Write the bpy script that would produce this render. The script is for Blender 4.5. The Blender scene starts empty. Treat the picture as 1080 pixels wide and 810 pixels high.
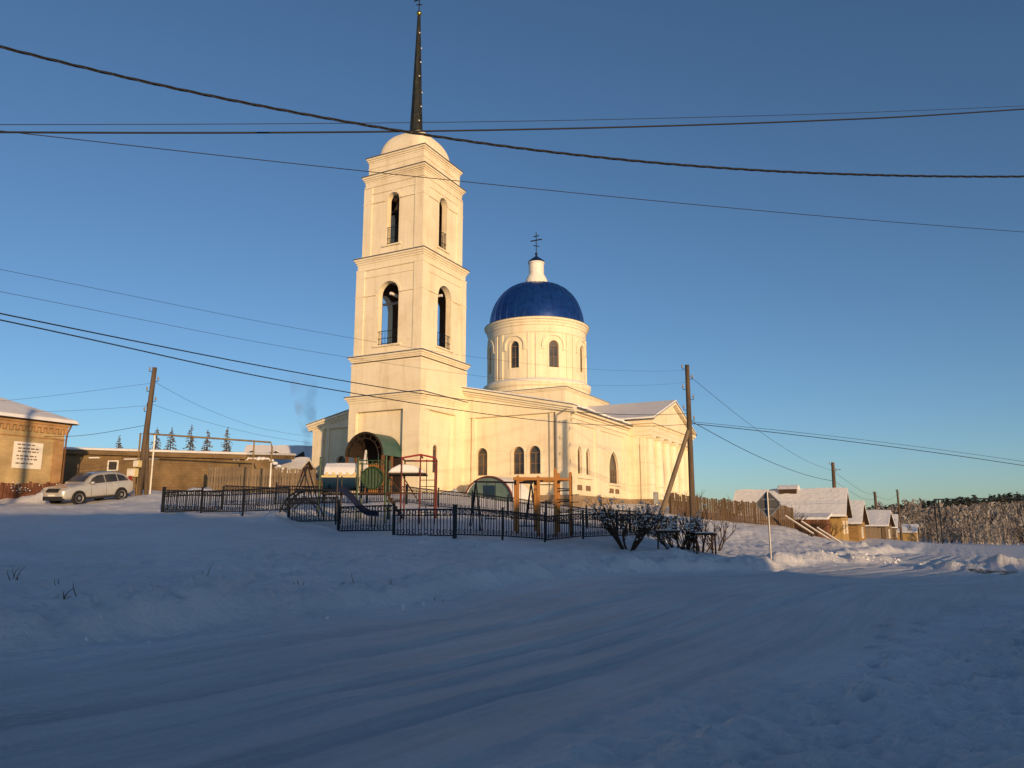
import bpy, math, random
import numpy as np
from mathutils import Vector, Matrix, Euler

R = math.radians
random.seed(7)
rng = np.random.default_rng(11)
sc = bpy.context.scene
col = sc.collection

# ------------------------------------------------------------------ camera, world, sun, exposure
cam_d = bpy.data.cameras.new("camera")
cam = bpy.data.objects.new("camera", cam_d); col.objects.link(cam)
cam.location = (0, 0, 1.6)
cam.rotation_euler = (R(90) + 0.17999, 0, 0)
cam_d.sensor_width = 36; cam_d.lens = 26.85
cam_d.clip_start = 0.05; cam_d.clip_end = 9000
sc.camera = cam
SUN_EL, SUN_AZ = R(5.6), R(155.0)           # azimuth clockwise from +Y: behind and to the right
w = bpy.data.worlds.new("World"); sc.world = w; w.use_nodes = True
nt = w.node_tree; nt.nodes.clear()
sky = nt.nodes.new("ShaderNodeTexSky"); sky.sky_type = 'NISHITA'; sky.sun_disc = False
sky.sun_elevation = SUN_EL; sky.sun_rotation = SUN_AZ
sky.altitude = 300; sky.air_density = 0.75; sky.dust_density = 0.6; sky.ozone_density = 2.5
bg = nt.nodes.new("ShaderNodeBackground"); bg.inputs[1].default_value = 0.15
wo = nt.nodes.new("ShaderNodeOutputWorld")
nt.links.new(sky.outputs[0], bg.inputs[0]); nt.links.new(bg.outputs[0], wo.inputs[0])
sd = bpy.data.lights.new("sun", 'SUN'); sd.energy = 4.1; sd.angle = R(0.5); sd.color = (1.0, 0.65, 0.33)
sun = bpy.data.objects.new("sun", sd); col.objects.link(sun)
sv = Vector((math.sin(SUN_AZ) * math.cos(SUN_EL), math.cos(SUN_AZ) * math.cos(SUN_EL), math.sin(SUN_EL)))
sun.rotation_euler = sv.to_track_quat('Z', 'Y').to_euler()
sun.location = (40, -60, 40)
vs = sc.view_settings
vs.view_transform = 'Standard'; vs.look = 'None'; vs.gamma = 1; vs.use_curve_mapping = False
vs.exposure = 0.15

# ------------------------------------------------------------------ helpers
def tag(o, label=None, cat=None, group=None, kind=None):
    if label: o["label"] = label
    if cat: o["category"] = cat
    if group: o["group"] = group
    if kind: o["kind"] = kind
    return o

def thing(name, label, cat, loc=(0, 0, 0), rz=0, group=None):
    o = bpy.data.objects.new(name, None); col.objects.link(o)
    o.location = loc; o.rotation_euler = (0, 0, rz); o.empty_display_size = .2
    return tag(o, label, cat, group)

def copy_tree(o, parent=None):
    c = o.copy(); col.objects.link(c)
    if parent is not None: c.parent = parent
    for ch in list(o.children): copy_tree(ch, c)
    return c

class MB:
    """collects boxes, tubes, lathes ... and links them as one mesh object"""
    def __init__(s): s.v = []; s.f = []; s.m = []; s.mi = 0
    def add(s, vs, fs, M=None):
        b = len(s.v)
        for p in vs:
            s.v.append(tuple(M @ Vector(p)) if M is not None else tuple(p))
        for f in fs: s.f.append([i + b for i in f]); s.m.append(s.mi)
        return s
    def box(s, x0, x1, y0, y1, z0, z1, M=None):
        v = [(x, y, z) for z in (z0, z1) for y in (y0, y1) for x in (x0, x1)]
        return s.add(v, [(0, 2, 3, 1), (4, 5, 7, 6), (0, 1, 5, 4), (2, 6, 7, 3), (0, 4, 6, 2), (1, 3, 7, 5)], M)
    def bar(s, a, b, wx, wy=None, up=(0, 0, 1)):
        a = Vector(a); b = Vector(b); d = b - a; L = d.length
        if L < 1e-6: return s
        wy = wy or wx
        z = d / L; u = Vector(up)
        if abs(z.dot(u)) > .99: u = Vector((1, 0, 0))
        x = u.cross(z).normalized(); y = z.cross(x)
        M = Matrix((x, y, z)).transposed().to_4x4(); M.translation = a
        return s.box(-wx / 2, wx / 2, -wy / 2, wy / 2, 0, L, M)
    def tube(s, pts, r, n=6, cap=True):
        pts = [Vector(p) for p in pts]
        rs = r if isinstance(r, (list, tuple)) else [r] * len(pts)
        b = len(s.v); X = None
        for i, p in enumerate(pts):
            d = (pts[min(i + 1, len(pts) - 1)] - pts[max(i - 1, 0)]).normalized()
            if X is None:
                X = d.cross(Vector((0, 0, 1)) if abs(d.z) < .95 else Vector((1, 0, 0))).normalized()
            else:
                X = (X - d * X.dot(d)).normalized()
            Y = d.cross(X)
            for k in range(n):
                t = 2 * math.pi * k / n
                s.v.append(tuple(p + (X * math.cos(t) + Y * math.sin(t)) * rs[i]))
        for i in range(len(pts) - 1):
            for k in range(n):
                a = b + i * n + k; c = b + i * n + (k + 1) % n
                s.f.append([a, c, c + n, a + n]); s.m.append(s.mi)
        if cap:
            s.f.append([b + k for k in range(n)][::-1]); s.m.append(s.mi)
            e = b + (len(pts) - 1) * n
            s.f.append([e + k for k in range(n)]); s.m.append(s.mi)
        return s
    def lathe(s, prof, n=32, c=(0, 0), a0=0, cap=True):
        b = len(s.v)
        for r, z in prof:
            for k in range(n):
                t = a0 + 2 * math.pi * k / n
                s.v.append((c[0] + r * math.cos(t), c[1] + r * math.sin(t), z))
        for i in range(len(prof) - 1):
            for k in range(n):
                a = b + i * n + k; d = b + i * n + (k + 1) % n
                s.f.append([a, d, d + n, a + n]); s.m.append(s.mi)
        if cap:
            s.f.append([b + k for k in range(n)][::-1]); s.m.append(s.mi)
            e = b + (len(prof) - 1) * n
            s.f.append([e + k for k in range(n)]); s.m.append(s.mi)
        return s
    def prism(s, poly, axis, lo, hi, M=None):
        """poly: (a, b) pairs; axis 'x': (y,z) extruded along x, etc."""
        def P(a, b, c): return {'x': (c, a, b), 'y': (a, c, b), 'z': (a, b, c)}[axis]
        n = len(poly)
        v = [P(a, b, lo) for a, b in poly] + [P(a, b, hi) for a, b in poly]
        f = [list(range(n))[::-1], list(range(n, 2 * n))] + [[i, (i + 1) % n, n + (i + 1) % n, n + i] for i in range(n)]
        return s.add(v, f, M)
    def ring(s, c, r, t, axis, n=16, w=None, a0=0, a1=2 * math.pi):
        """a ring / arc of square section in the plane normal to axis"""
        pts = []
        for k in range(n + 1):
            a = a0 + (a1 - a0) * k / n
            ca, sa = math.cos(a) * r, math.sin(a) * r
            pts.append({'x': (c[0], c[1] + ca, c[2] + sa), 'y': (c[0] + ca, c[1], c[2] + sa), 'z': (c[0] + ca, c[1] + sa, c[2])}[axis])
        return s.tube(pts, t, 4)
    def sphere(s, c, r, n=10, sz=1.0):
        prof = [(max(1e-3, r * math.sin(math.pi * i / n)), c[2] - r * sz * math.cos(math.pi * i / n)) for i in range(n + 1)]
        return s.lathe(prof, n + 4, (c[0], c[1]))
    def build(s, name, mats, parent=None, smooth=False, fix=True, bevel=0):
        me = bpy.data.meshes.new(name); me.from_pydata(s.v, [], s.f)
        mats = mats if isinstance(mats, (list, tuple)) else [mats]
        for m in mats: me.materials.append(m)
        if len(mats) > 1: me.polygons.foreach_set("material_index", s.m)
        if fix:
            import bmesh
            bm = bmesh.new(); bm.from_mesh(me); bmesh.ops.recalc_face_normals(bm, faces=bm.faces); bm.to_mesh(me); bm.free()
        if smooth:
            me.polygons.foreach_set("use_smooth", [True] * len(me.polygons))
            if isinstance(smooth, float): me.set_sharp_from_angle(angle=R(smooth))
        me.update()
        o = bpy.data.objects.new(name, me); col.objects.link(o)
        if parent is not None: o.parent = parent
        if bevel:
            b = o.modifiers.new("bevel", 'BEVEL'); b.width = bevel; b.segments = 2; b.limit_method = 'ANGLE'
        return o

# ---- numpy value noise (for the ground)
_perm = rng.integers(0, 2 ** 31, size=4096)
def _h(ix, iy): return ((_perm[(ix * 73 + _perm[iy & 4095] % 4096) & 4095]) % 10007) / 10007.0
def vnoise(x, y):
    ix = np.floor(x).astype(np.int64); iy = np.floor(y).astype(np.int64)
    fx = x - ix; fy = y - iy; fx = fx * fx * (3 - 2 * fx); fy = fy * fy * (3 - 2 * fy)
    a = _h(ix, iy); b = _h(ix + 1, iy); c = _h(ix, iy + 1); d = _h(ix + 1, iy + 1)
    return (a * (1 - fx) + b * fx) * (1 - fy) + (c * (1 - fx) + d * fx) * fy - .5
def fbm(x, y, o=4, g=.5):
    s = 0; a = 1
    for k in range(o):
        s = s + a * vnoise(x * 2 ** k + 17.3 * k, y * 2 ** k - 9.1 * k); a *= g
    return s

# ------------------------------------------------------------------ materials
def mat(name, base, rough=.8, spec=.3, metal=0, noise=None, bump=None, coat=0, emis=None):
    """noise: (scale, colour2, lo, hi, (sx,sy,sz)); bump: (scale, strength, distance, stretch)"""
    m = bpy.data.materials.new(name); m.use_nodes = True
    n = m.node_tree; b = n.nodes["Principled BSDF"]
    b.inputs["Base Color"].default_value = (*base, 1); b.inputs["Roughness"].default_value = rough
    b.inputs["Specular IOR Level"].default_value = spec; b.inputs["Metallic"].default_value = metal
    b.inputs["Coat Weight"].default_value = coat
    tc = n.nodes.new("ShaderNodeTexCoord")
    if noise:
        sc_, c2, lo, hi = noise[:4]; st = noise[4] if len(noise) > 4 else (1, 1, 1)
        mp = n.nodes.new("ShaderNodeMapping"); mp.inputs["Scale"].default_value = st
        n.links.new(tc.outputs["Object"], mp.inputs[0])
        t = n.nodes.new("ShaderNodeTexNoise"); t.inputs["Scale"].default_value = sc_; t.inputs["Detail"].default_value = 7
        t.inputs["Roughness"].default_value = .6
        n.links.new(mp.outputs[0], t.inputs["Vector"])
        r = n.nodes.new("ShaderNodeValToRGB"); r.color_ramp.elements[0].position = lo; r.color_ramp.elements[1].position = hi
        r.color_ramp.elements[0].color = (*base, 1); r.color_ramp.elements[1].color = (*c2, 1)
        n.links.new(t.outputs["Fac"], r.inputs[0]); n.links.new(r.outputs[0], b.inputs["Base Color"])
    if bump:
        sc_, st_, di = bump[:3]; st = bump[3] if len(bump) > 3 else (1, 1, 1)
        mp = n.nodes.new("ShaderNodeMapping"); mp.inputs["Scale"].default_value = st
        n.links.new(tc.outputs["Object"], mp.inputs[0])
        t = n.nodes.new("ShaderNodeTexNoise"); t.inputs["Scale"].default_value = sc_; t.inputs["Detail"].default_value = 6
        n.links.new(mp.outputs[0], t.inputs["Vector"])
        bp = n.nodes.new("ShaderNodeBump"); bp.inputs["Strength"].default_value = st_; bp.inputs["Distance"].default_value = di
        n.links.new(t.outputs["Fac"], bp.inputs["Height"]); n.links.new(bp.outputs[0], b.inputs["Normal"])
    return m

M = {}
M['snow'] = mat('snow', (.68, .68, .69), .65, .25, noise=(.8, (.74, .74, .75), .4, .75), bump=(9, .35, .05))
M['roofsnow'] = mat('roof_snow', (.74, .74, .75), .65, .2, noise=(.6, (.66, .66, .68), .45, .8), bump=(2.5, .4, .15))
M['plaster'] = mat('cream_plaster', (.83, .74, .545), .85, .2, noise=(.5, (.78, .67, .47), .42, .78), bump=(3, .3, .03))
M['plaster2'] = mat('cream_trim', (.80, .73, .55), .8, .2, noise=(.7, (.74, .65, .48), .45, .85), bump=(5, .2, .02))
M['dometrim'] = mat('white_plaster', (.82, .79, .72), .8, .2, noise=(.7, (.72, .68, .60), .5, .85))
M['flash'] = mat('grey_flashing', (.16, .15, .14), .5, .4, .6, noise=(3, (.28, .26, .23), .45, .7))
M['stone'] = mat('plinth_stone', (.20, .14, .085), .9, .2, noise=(1.6, (.36, .27, .18), .35, .7), bump=(4, .6, .08))
M['glass'] = mat('dark_glass', (.03, .033, .04), .12, .5, noise=(.8, (.10, .085, .07), .4, .7))
M['dark'] = mat('dark_interior', (.035, .026, .02), .9, .1)  # near-black for the porch arch rim and its painted inside shade
M['frame'] = mat('window_frame', (.22, .14, .08), .7, .3)
M['bluedome'] = mat('blue_metal', (.006, .036, .17), .24, .5, .35, noise=(2.2, (.012, .06, .27), .35, .7), bump=(1.3, .35, .06))
M['bluedark'] = mat('dark_blue_metal', (.01, .03, .10), .35, .5, .3)
M['spire'] = mat('spire_metal', (.022, .026, .02), .38, .5, .5, noise=(3, (.06, .055, .035), .4, .7, (1, 1, .4)), bump=(4, .4, .05))
M['gold'] = mat('gilded', (.55, .38, .10), .25, .5, 1)
M['iron'] = mat('black_iron', (.014, .016, .022), .5, .4, .3)
M['bronze'] = mat('bell_bronze', (.05, .04, .028), .45, .5, .6)
M['greenroof'] = mat('green_metal', (.045, .11, .10), .45, .4, .2, noise=(1.5, (.08, .15, .135), .4, .75))
M['tealpanel'] = mat('teal_panel', (.10, .16, .15), .5, .4, .1, noise=(1.2, (.16, .21, .19), .4, .75))
M['brownwood'] = mat('brown_wood', (.12, .055, .025), .8, .2, noise=(5, (.20, .10, .045), .35, .7, (1, 1, .15)))
M['oldwood'] = mat('weathered_wood', (.14, .105, .07), .9, .15, noise=(4, (.25, .19, .13), .35, .75, (1, 1, .08)), bump=(12, .4, .03, (1, 1, .08)))
M['fencewood'] = mat('fence_wood', (.075, .05, .032), .9, .15, noise=(3, (.16, .11, .068), .35, .75, (3, 3, .2)))
M['polewood'] = mat('pole_wood', (.13, .095, .065), .9, .15, noise=(6, (.055, .042, .03), .4, .7, (1, 1, .08)), bump=(14, .6, .03, (1, 1, .05)))
M['wire'] = mat('cable_rubber', (.012, .012, .014), .6, .3)
M['ceramic'] = mat('insulator', (.25, .24, .22), .3, .5)
M['steelgrey'] = mat('grey_steel', (.16, .17, .18), .5, .4, .3, noise=(4, (.10, .105, .11), .4, .7))
M['signback'] = mat('sign_back', (.11, .105, .095), .85, .2, 0, noise=(5, (.16, .15, .14), .4, .7))
M['galv'] = mat('galvanised', (.42, .41, .39), .45, .4, .5)
M['orange'] = mat('orange_wood', (.36, .16, .045), .75, .25, noise=(4, (.30, .13, .03), .4, .8, (1, 1, .1)))
M['redpaint'] = mat('red_paint', (.30, .03, .025), .5, .4)
M['greenpaint'] = mat('green_paint', (.022, .058, .026), .5, .4, noise=(5, (.06, .09, .03), .45, .75))
M['darkred'] = mat('dark_red_paint', (.11, .028, .02), .6, .3, noise=(4, (.22, .03, .022), .45, .7))  # darker red; on the climbing frame posts it carries the shade
M['bluepaint'] = mat('blue_plastic', (.004, .009, .04), .7, .25)
M['tealpaint'] = mat('blue_tube_paint', (.008, .028, .06), .4, .45)
M['carpaint'] = mat('silver_paint', (.56, .54, .49), .3, .5, .35, coat=.6, noise=(2.2, (.44, .41, .36), .5, .85))
M['tyre'] = mat('tyre', (.02, .02, .021), .85, .2)
M['rim'] = mat('alloy', (.34, .33, .31), .4, .5, .6)
M['blackplastic'] = mat('black_plastic', (.022, .022, .024), .6, .3)
M['headlamp'] = mat('headlamp_glass', (.5, .5, .5), .1, .6, .4)
M['tail'] = mat('tail_glass', (.25, .02, .015), .2, .5)
M['brickred'] = mat('brick_red', (.30, .13, .06), .9, .15)
M['sheet'] = mat('white_banner', (.72, .68, .60), .7, .2)
M['ink'] = mat('ink', (.18, .12, .08), .8, .1)
M['yellowbox'] = mat('yellow_box', (.62, .50, .24), .6, .3)
M['whitepaint'] = mat('white_paint', (.76, .73, .66), .6, .3, noise=(3, (.60, .57, .50), .45, .8))
M['gaspipe'] = mat('gas_pipe', (.24, .16, .05), .55, .4, noise=(4, (.14, .09, .05), .4, .7))
M['boardgable'] = mat('dark_board', (.055, .034, .022), .9, .15)
M['yellowwall'] = mat('yellow_boards', (.44, .29, .11), .85, .2, noise=(4, (.26, .16, .06), .4, .75, (3, 3, .3)))
M['redwall'] = mat('red_brown_boards', (.17, .075, .04), .85, .2, noise=(4, (.10, .05, .03), .4, .75, (3, 3, .3)))
M['bluesnow'] = mat('shaded_roof', (.30, .33, .40), .6, .3)
M['bark'] = mat('bark', (.05, .036, .026), .9, .15, noise=(8, (.10, .075, .055), .4, .7))
M['twig'] = mat('twig', (.055, .036, .026), .9, .1)
M['redtwig'] = mat('red_twig', (.10, .04, .028), .9, .1, noise=(2, (.15, .09, .06), .4, .7))
M['grass'] = mat('dry_grass', (.12, .085, .045), .9, .1)
M['fir'] = mat('fir_needles', (.13, .11, .08), .9, .1, noise=(2.5, (.34, .31, .27), .45, .72))
M['bushleaf'] = mat('bush_needles', (.018, .024, .016), .9, .1, noise=(3, (.06, .06, .05), .5, .8))
M['frost'] = mat('frosted_twigs', (.12, .10, .085), .9, .1, noise=(.12, (.44, .41, .385), .40, .68))
M['pine'] = mat('dark_pines', (.028, .036, .030), .9, .1, noise=(.2, (.09, .09, .085), .5, .8))

def weather(m, tint, amount):
    """streaks and patches of grime multiplied into the plaster colour"""
    n = m.node_tree; b = n.nodes["Principled BSDF"]; src = b.inputs["Base Color"].links[0].from_socket
    tc = n.nodes.new("ShaderNodeTexCoord"); last = src
    for sc_, st, lo, hi in ((1.6, (1, 1, .09), .50, .74), (.22, (1, 1, 1), .52, .72), (2.3, (.3, .3, 2.2), .55, .8)):
        mp = n.nodes.new("ShaderNodeMapping"); mp.inputs["Scale"].default_value = st; n.links.new(tc.outputs["Object"], mp.inputs[0])
        t = n.nodes.new("ShaderNodeTexNoise"); t.inputs["Scale"].default_value = sc_; t.inputs["Detail"].default_value = 9; t.inputs["Roughness"].default_value = .68
        n.links.new(mp.outputs[0], t.inputs["Vector"])
        mr = n.nodes.new("ShaderNodeMapRange"); mr.inputs["From Min"].default_value = lo; mr.inputs["From Max"].default_value = hi; mr.inputs["To Max"].default_value = amount
        n.links.new(t.outputs["Fac"], mr.inputs["Value"])
        mx = n.nodes.new("ShaderNodeMix"); mx.data_type = 'RGBA'; mx.blend_type = 'MULTIPLY'; mx.inputs["B"].default_value = (*tint, 1)
        n.links.new(mr.outputs[0], mx.inputs["Factor"]); n.links.new(last, mx.inputs["A"]); last = mx.outputs["Result"]
    n.links.new(last, b.inputs["Base Color"])
weather(M['plaster'], (.80, .74, .66), .75); weather(M['plaster2'], (.84, .78, .70), .6); weather(M['dometrim'], (.8, .76, .7), .7); weather(M['bluedome'], (.55, .6, .7), .8)

def brick_mat(name, c1, c2, mortar, scale, w=.5, h=.22):
    m = bpy.data.materials.new(name); m.use_nodes = True; n = m.node_tree; b = n.nodes["Principled BSDF"]
    b.inputs["Roughness"].default_value = .9; b.inputs["Specular IOR Level"].default_value = .15
    tc = n.nodes.new("ShaderNodeTexCoord"); sp = n.nodes.new("ShaderNodeSeparateXYZ"); cb = n.nodes.new("ShaderNodeCombineXYZ")
    ad = n.nodes.new("ShaderNodeMath"); ad.operation = 'ADD'
    n.links.new(tc.outputs["Object"], sp.inputs[0]); n.links.new(sp.outputs[0], ad.inputs[0]); n.links.new(sp.outputs[1], ad.inputs[1])
    n.links.new(ad.outputs[0], cb.inputs[0]); n.links.new(sp.outputs[2], cb.inputs[1])
    t = n.nodes.new("ShaderNodeTexBrick"); t.inputs["Scale"].default_value = scale
    t.inputs["Color1"].default_value = (*c1, 1); t.inputs["Color2"].default_value = (*c2, 1); t.inputs["Mortar"].default_value = (*mortar, 1)
    t.inputs["Brick Width"].default_value = w; t.inputs["Row Height"].default_value = h; t.inputs["Mortar Size"].default_value = .015
    n.links.new(cb.outputs[0], t.inputs["Vector"])
    no = n.nodes.new("ShaderNodeTexNoise"); no.inputs["Scale"].default_value = .9; no.inputs["Detail"].default_value = 8
    n.links.new(tc.outputs["Object"], no.inputs["Vector"])
    mx = n.nodes.new("ShaderNodeMix"); mx.data_type = 'RGBA'; mx.blend_type = 'MULTIPLY'; mx.inputs["Factor"].default_value = .8
    rp = n.nodes.new("ShaderNodeValToRGB"); rp.color_ramp.elements[0].position = .3; rp.color_ramp.elements[1].position = .7
    rp.color_ramp.elements[0].color = (.5, .48, .45, 1); rp.color_ramp.elements[1].color = (1.1, 1.08, 1.0, 1)
    n.links.new(no.outputs["Fac"], rp.inputs[0])
    n.links.new(t.outputs["Color"], mx.inputs["A"]); n.links.new(rp.outputs[0], mx.inputs["B"]); n.links.new(mx.outputs["Result"], b.inputs["Base Color"])
    bp = n.nodes.new("ShaderNodeBump"); bp.inputs["Strength"].default_value = .4; bp.inputs["Distance"].default_value = .02
    n.links.new(t.outputs["Fac"], bp.inputs["Height"]); bp.invert = True; n.links.new(bp.outputs[0], b.inputs["Normal"])
    return m
M['yellowbrick'] = brick_mat('yellow_brick', (.50, .36, .18), (.55, .41, .21), (.44, .35, .22), 1.0, .3, .12)
M['slagwall'] = brick_mat('slag_block_wall', (.22, .15, .08), (.25, .175, .095), (.19, .135, .08), 1.0, .38, .19)

# snow ground with finer bumps; road with streaks along its length
def snow_ground_mat(name, road=False):
    m = bpy.data.materials.new(name); m.use_nodes = True; n = m.node_tree; b = n.nodes["Principled BSDF"]
    b.inputs["Roughness"].default_value = .6; b.inputs["Specular IOR Level"].default_value = .25
    tc = n.nodes.new("ShaderNodeTexCoord")
    no = n.nodes.new("ShaderNodeTexNoise"); no.inputs["Scale"].default_value = .35; no.inputs["Detail"].default_value = 8
    n.links.new(tc.outputs["Object"], no.inputs["Vector"])
    rp = n.nodes.new("ShaderNodeValToRGB"); rp.color_ramp.elements[0].position = .35; rp.color_ramp.elements[1].position = .7
    rp.color_ramp.elements[0].color = (.67, .67, .68, 1); rp.color_ramp.elements[1].color = (.75, .75, .76, 1)
    n.links.new(no.outputs["Fac"], rp.inputs[0])
    n1 = n.nodes.new("ShaderNodeTexNoise"); n1.inputs["Scale"].default_value = 2.2; n1.inputs["Detail"].default_value = 9; n1.inputs["Roughness"].default_value = .65
    n.links.new(tc.outputs["Object"], n1.inputs["Vector"])
    bp = n.nodes.new("ShaderNodeBump"); bp.inputs["Strength"].default_value = .8; bp.inputs["Distance"].default_value = .16
    n.links.new(n1.outputs["Fac"], bp.inputs["Height"])
    n2 = n.nodes.new("ShaderNodeTexNoise"); n2.inputs["Scale"].default_value = 17; n2.inputs["Detail"].default_value = 8; n2.inputs["Roughness"].default_value = .7
    n.links.new(tc.outputs["Object"], n2.inputs["Vector"])
    b2 = n.nodes.new("ShaderNodeBump"); b2.inputs["Strength"].default_value = .7; b2.inputs["Distance"].default_value = .04
    n.links.new(n2.outputs["Fac"], b2.inputs["Height"]); n.links.new(bp.outputs[0], b2.inputs["Normal"])
    last = b2
    at = n.nodes.new("ShaderNodeAttribute"); at.attribute_name = "lane"
    if road:
        sx = n.nodes.new("ShaderNodeSeparateXYZ"); n.links.new(at.outputs["Vector"], sx.inputs[0])
        mr = n.nodes.new("ShaderNodeMapRange"); mr.inputs["From Min"].default_value = .05; mr.inputs["From Max"].default_value = 1.3
        n.links.new(sx.outputs[2], mr.inputs["Value"])
        def scaled(v0, v1):
            q = n.nodes.new("ShaderNodeMapRange"); q.inputs["To Min"].default_value = v0; q.inputs["To Max"].default_value = v1
            n.links.new(mr.outputs[0], q.inputs["Value"]); return q.outputs[0]
        n.links.new(scaled(.8, .4), bp.inputs["Strength"])
        mp = n.nodes.new("ShaderNodeMapping"); mp.inputs["Scale"].default_value = (1, .05, 0)
        n.links.new(at.outputs["Vector"], mp.inputs[0])
        n3 = n.nodes.new("ShaderNodeTexNoise"); n3.inputs["Scale"].default_value = 3.6; n3.inputs["Detail"].default_value = 10; n3.inputs["Roughness"].default_value = .72
        n.links.new(mp.outputs[0], n3.inputs["Vector"])
        b3 = n.nodes.new("ShaderNodeBump"); b3.inputs["Distance"].default_value = .14; n.links.new(scaled(0, .75), b3.inputs["Strength"])
        n.links.new(n3.outputs["Fac"], b3.inputs["Height"]); n.links.new(b2.outputs[0], b3.inputs["Normal"]); last = b3
        r3 = n.nodes.new("ShaderNodeValToRGB"); r3.color_ramp.elements[0].position = .34; r3.color_ramp.elements[1].position = .62
        r3.color_ramp.elements[0].color = (.74, .75, .77, 1); r3.color_ramp.elements[1].color = (.95, .95, .95, 1)
        n.links.new(n3.outputs["Fac"], r3.inputs[0])
        mx = n.nodes.new("ShaderNodeMix"); mx.data_type = 'RGBA'; mx.blend_type = 'MULTIPLY'; n.links.new(mr.outputs[0], mx.inputs["Factor"])
        n.links.new(rp.outputs[0], mx.inputs["A"]); n.links.new(r3.outputs[0], mx.inputs["B"]); n.links.new(mx.outputs["Result"], b.inputs["Base Color"])
    else:
        n.links.new(rp.outputs[0], b.inputs["Base Color"])
    n.links.new(last.outputs[0], b.inputs["Normal"])
    return m
M['ground'] = snow_ground_mat('snow_field'); M['road'] = snow_ground_mat('packed_snow_road', True)

# ------------------------------------------------------------------ ground
CTRL = np.array([
 (0, 0, 0), (-10, -10, 0), (10, -10, 0), (-35, -20, .4), (35, -20, -.2), (0, -60, 0), (-100, -60, .5), (100, -60, -.5), (0, -150, 0),
 (-6, 9, .0), (-2, 14.6, .0), (3.3, 26.6, .05), (10, 20, 0), (15, 33, -.1), (25, 60, -.45), (20, 15, 0), (5, 7, 0), (7, 14, 0), (33, 79, -.5), (56, 119, -1.8), (75, 150, -2.2), (60, 60, -1), (40, 30, -.3), (22, 38, -.15), (28, 45, -.3),
 (-7, 11, .25), (-12, 14, .5), (-22, 20, .9), (-5, 16, .35), (-3, 19, .4), (-14, 22, 1.0), (-8, 22, .75), (-14, 28, 1.45), (-25, 38, 2.3), (-20, 41, 2.42), (-25, 42, 2.45), (-30, 34, 2.1), (-35, 45, 3.2), (-27, 47, 3.0), (-45, 30, 2.0),
 (-15.8, 35, 2.0), (-12.6, 33, 1.85), (-7, 29.5, 1.25), (-1.95, 26.5, .95), (2.3, 31.8, .9), (7.7, 36.5, .75), (4.4, 29, .45), (6.5, 30, .35), (8, 31, .3), (9.6, 29, .03), (0, 24, .45), (-6, 25, .8),
 (-6, 45, 2.55), (0, 40, 1.75), (-10, 39, 2.3), (-3.5, 33, 1.35), (1.5, 34, 1.25), (4, 40, 1.35), (10.5, 45, .75), (9, 40, .7),
 (-15, 58, 3.7), (-12, 53, 3.5), (-5, 56, 3.55), (-8, 62, 3.6), (4, 57, 2.75), (10, 58, 2.05), (14, 66, 2.9), (22, 76, 2.5), (0, 50, 2.5), (-20, 50, 3.5), (-16, 56, 3.7), (-33, 56, 4.0), (-21, 46, 3.2),
 (12, 50, 1.7), (16, 51, 1.05), (15, 60, 1.75), (21.3, 60, 1.2), (21, 50, -.05), (18, 45, .05), (13, 42, .35), (27, 68, .2), (31, 75, .0), (24, 68, .9), (12.5, 37, .1),
 (0, 100, 3.6), (-30, 90, 4.2), (-70, 80, 5), (30, 110, 1.5), (45, 95, -.3), (-80, 150, 5), (0, 200, 3), (60, 200, -2.0), (150, 200, -3.8), (120, 120, -2.5),
 (0, 500, 2), (-300, 300, 6), (300, 150, -4.5), (250, 400, -4), (0, -400, 0), (-400, 0, 2), (400, 0, -3), (0, 1200, -3), (1000, 1000, -5), (-1000, 1000, 0), (-1000, -1000, 0), (1000, -1000, -3)], float)
_d = np.sqrt(((CTRL[:, None, :2] - CTRL[None, :, :2]) ** 2).sum(-1) + .6)
_A = np.block([[-_d + np.eye(len(CTRL)) * .35, np.ones((len(CTRL), 1))], [np.ones((1, len(CTRL))), np.zeros((1, 1))]])
_w = np.linalg.solve(_A, np.append(CTRL[:, 2], 0))
LEFT_EDGE = np.array([(-60, -34), (-25, -8), (-12, 2.8), (-6.2, 9.3), (-2, 14.6), (1.2, 20), (4.6, 25.0), (9.4, 27.6), (13.5, 32), (22, 45), (35, 67), (60, 112), (90, 160), (150, 240)], float)
RIGHT_EDGE = np.array([(-40, -34), (-14, -10), (-4, 0), (.4, 5.2), (5, 9.8), (10, 15), (20, 26.5), (30, 42), (50, 74), (80, 122), (110, 165), (175, 240)], float)
def dist_poly(x, y, P):
    best = np.full(x.shape, 1e9); sgn = np.zeros(x.shape); along = np.zeros(x.shape); acc = 0
    for a, b in zip(P[:-1], P[1:]):
        d = b - a; L = np.hypot(*d); t = np.clip(((x - a[0]) * d[0] + (y - a[1]) * d[1]) / L ** 2, 0, 1)
        dd = np.hypot(x - a[0] - t * d[0], y - a[1] - t * d[1]); m = dd < best
        best = np.where(m, dd, best); sgn = np.where(m, np.sign(d[0] * (y - a[1]) - d[1] * (x - a[0])), sgn)
        along = np.where(m, acc + t * L, along); acc += L
    return best, sgn, along
def sstep(a, b, t): t = np.clip((t - a) / (b - a), 0, 1); return t * t * (3 - 2 * t)
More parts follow.
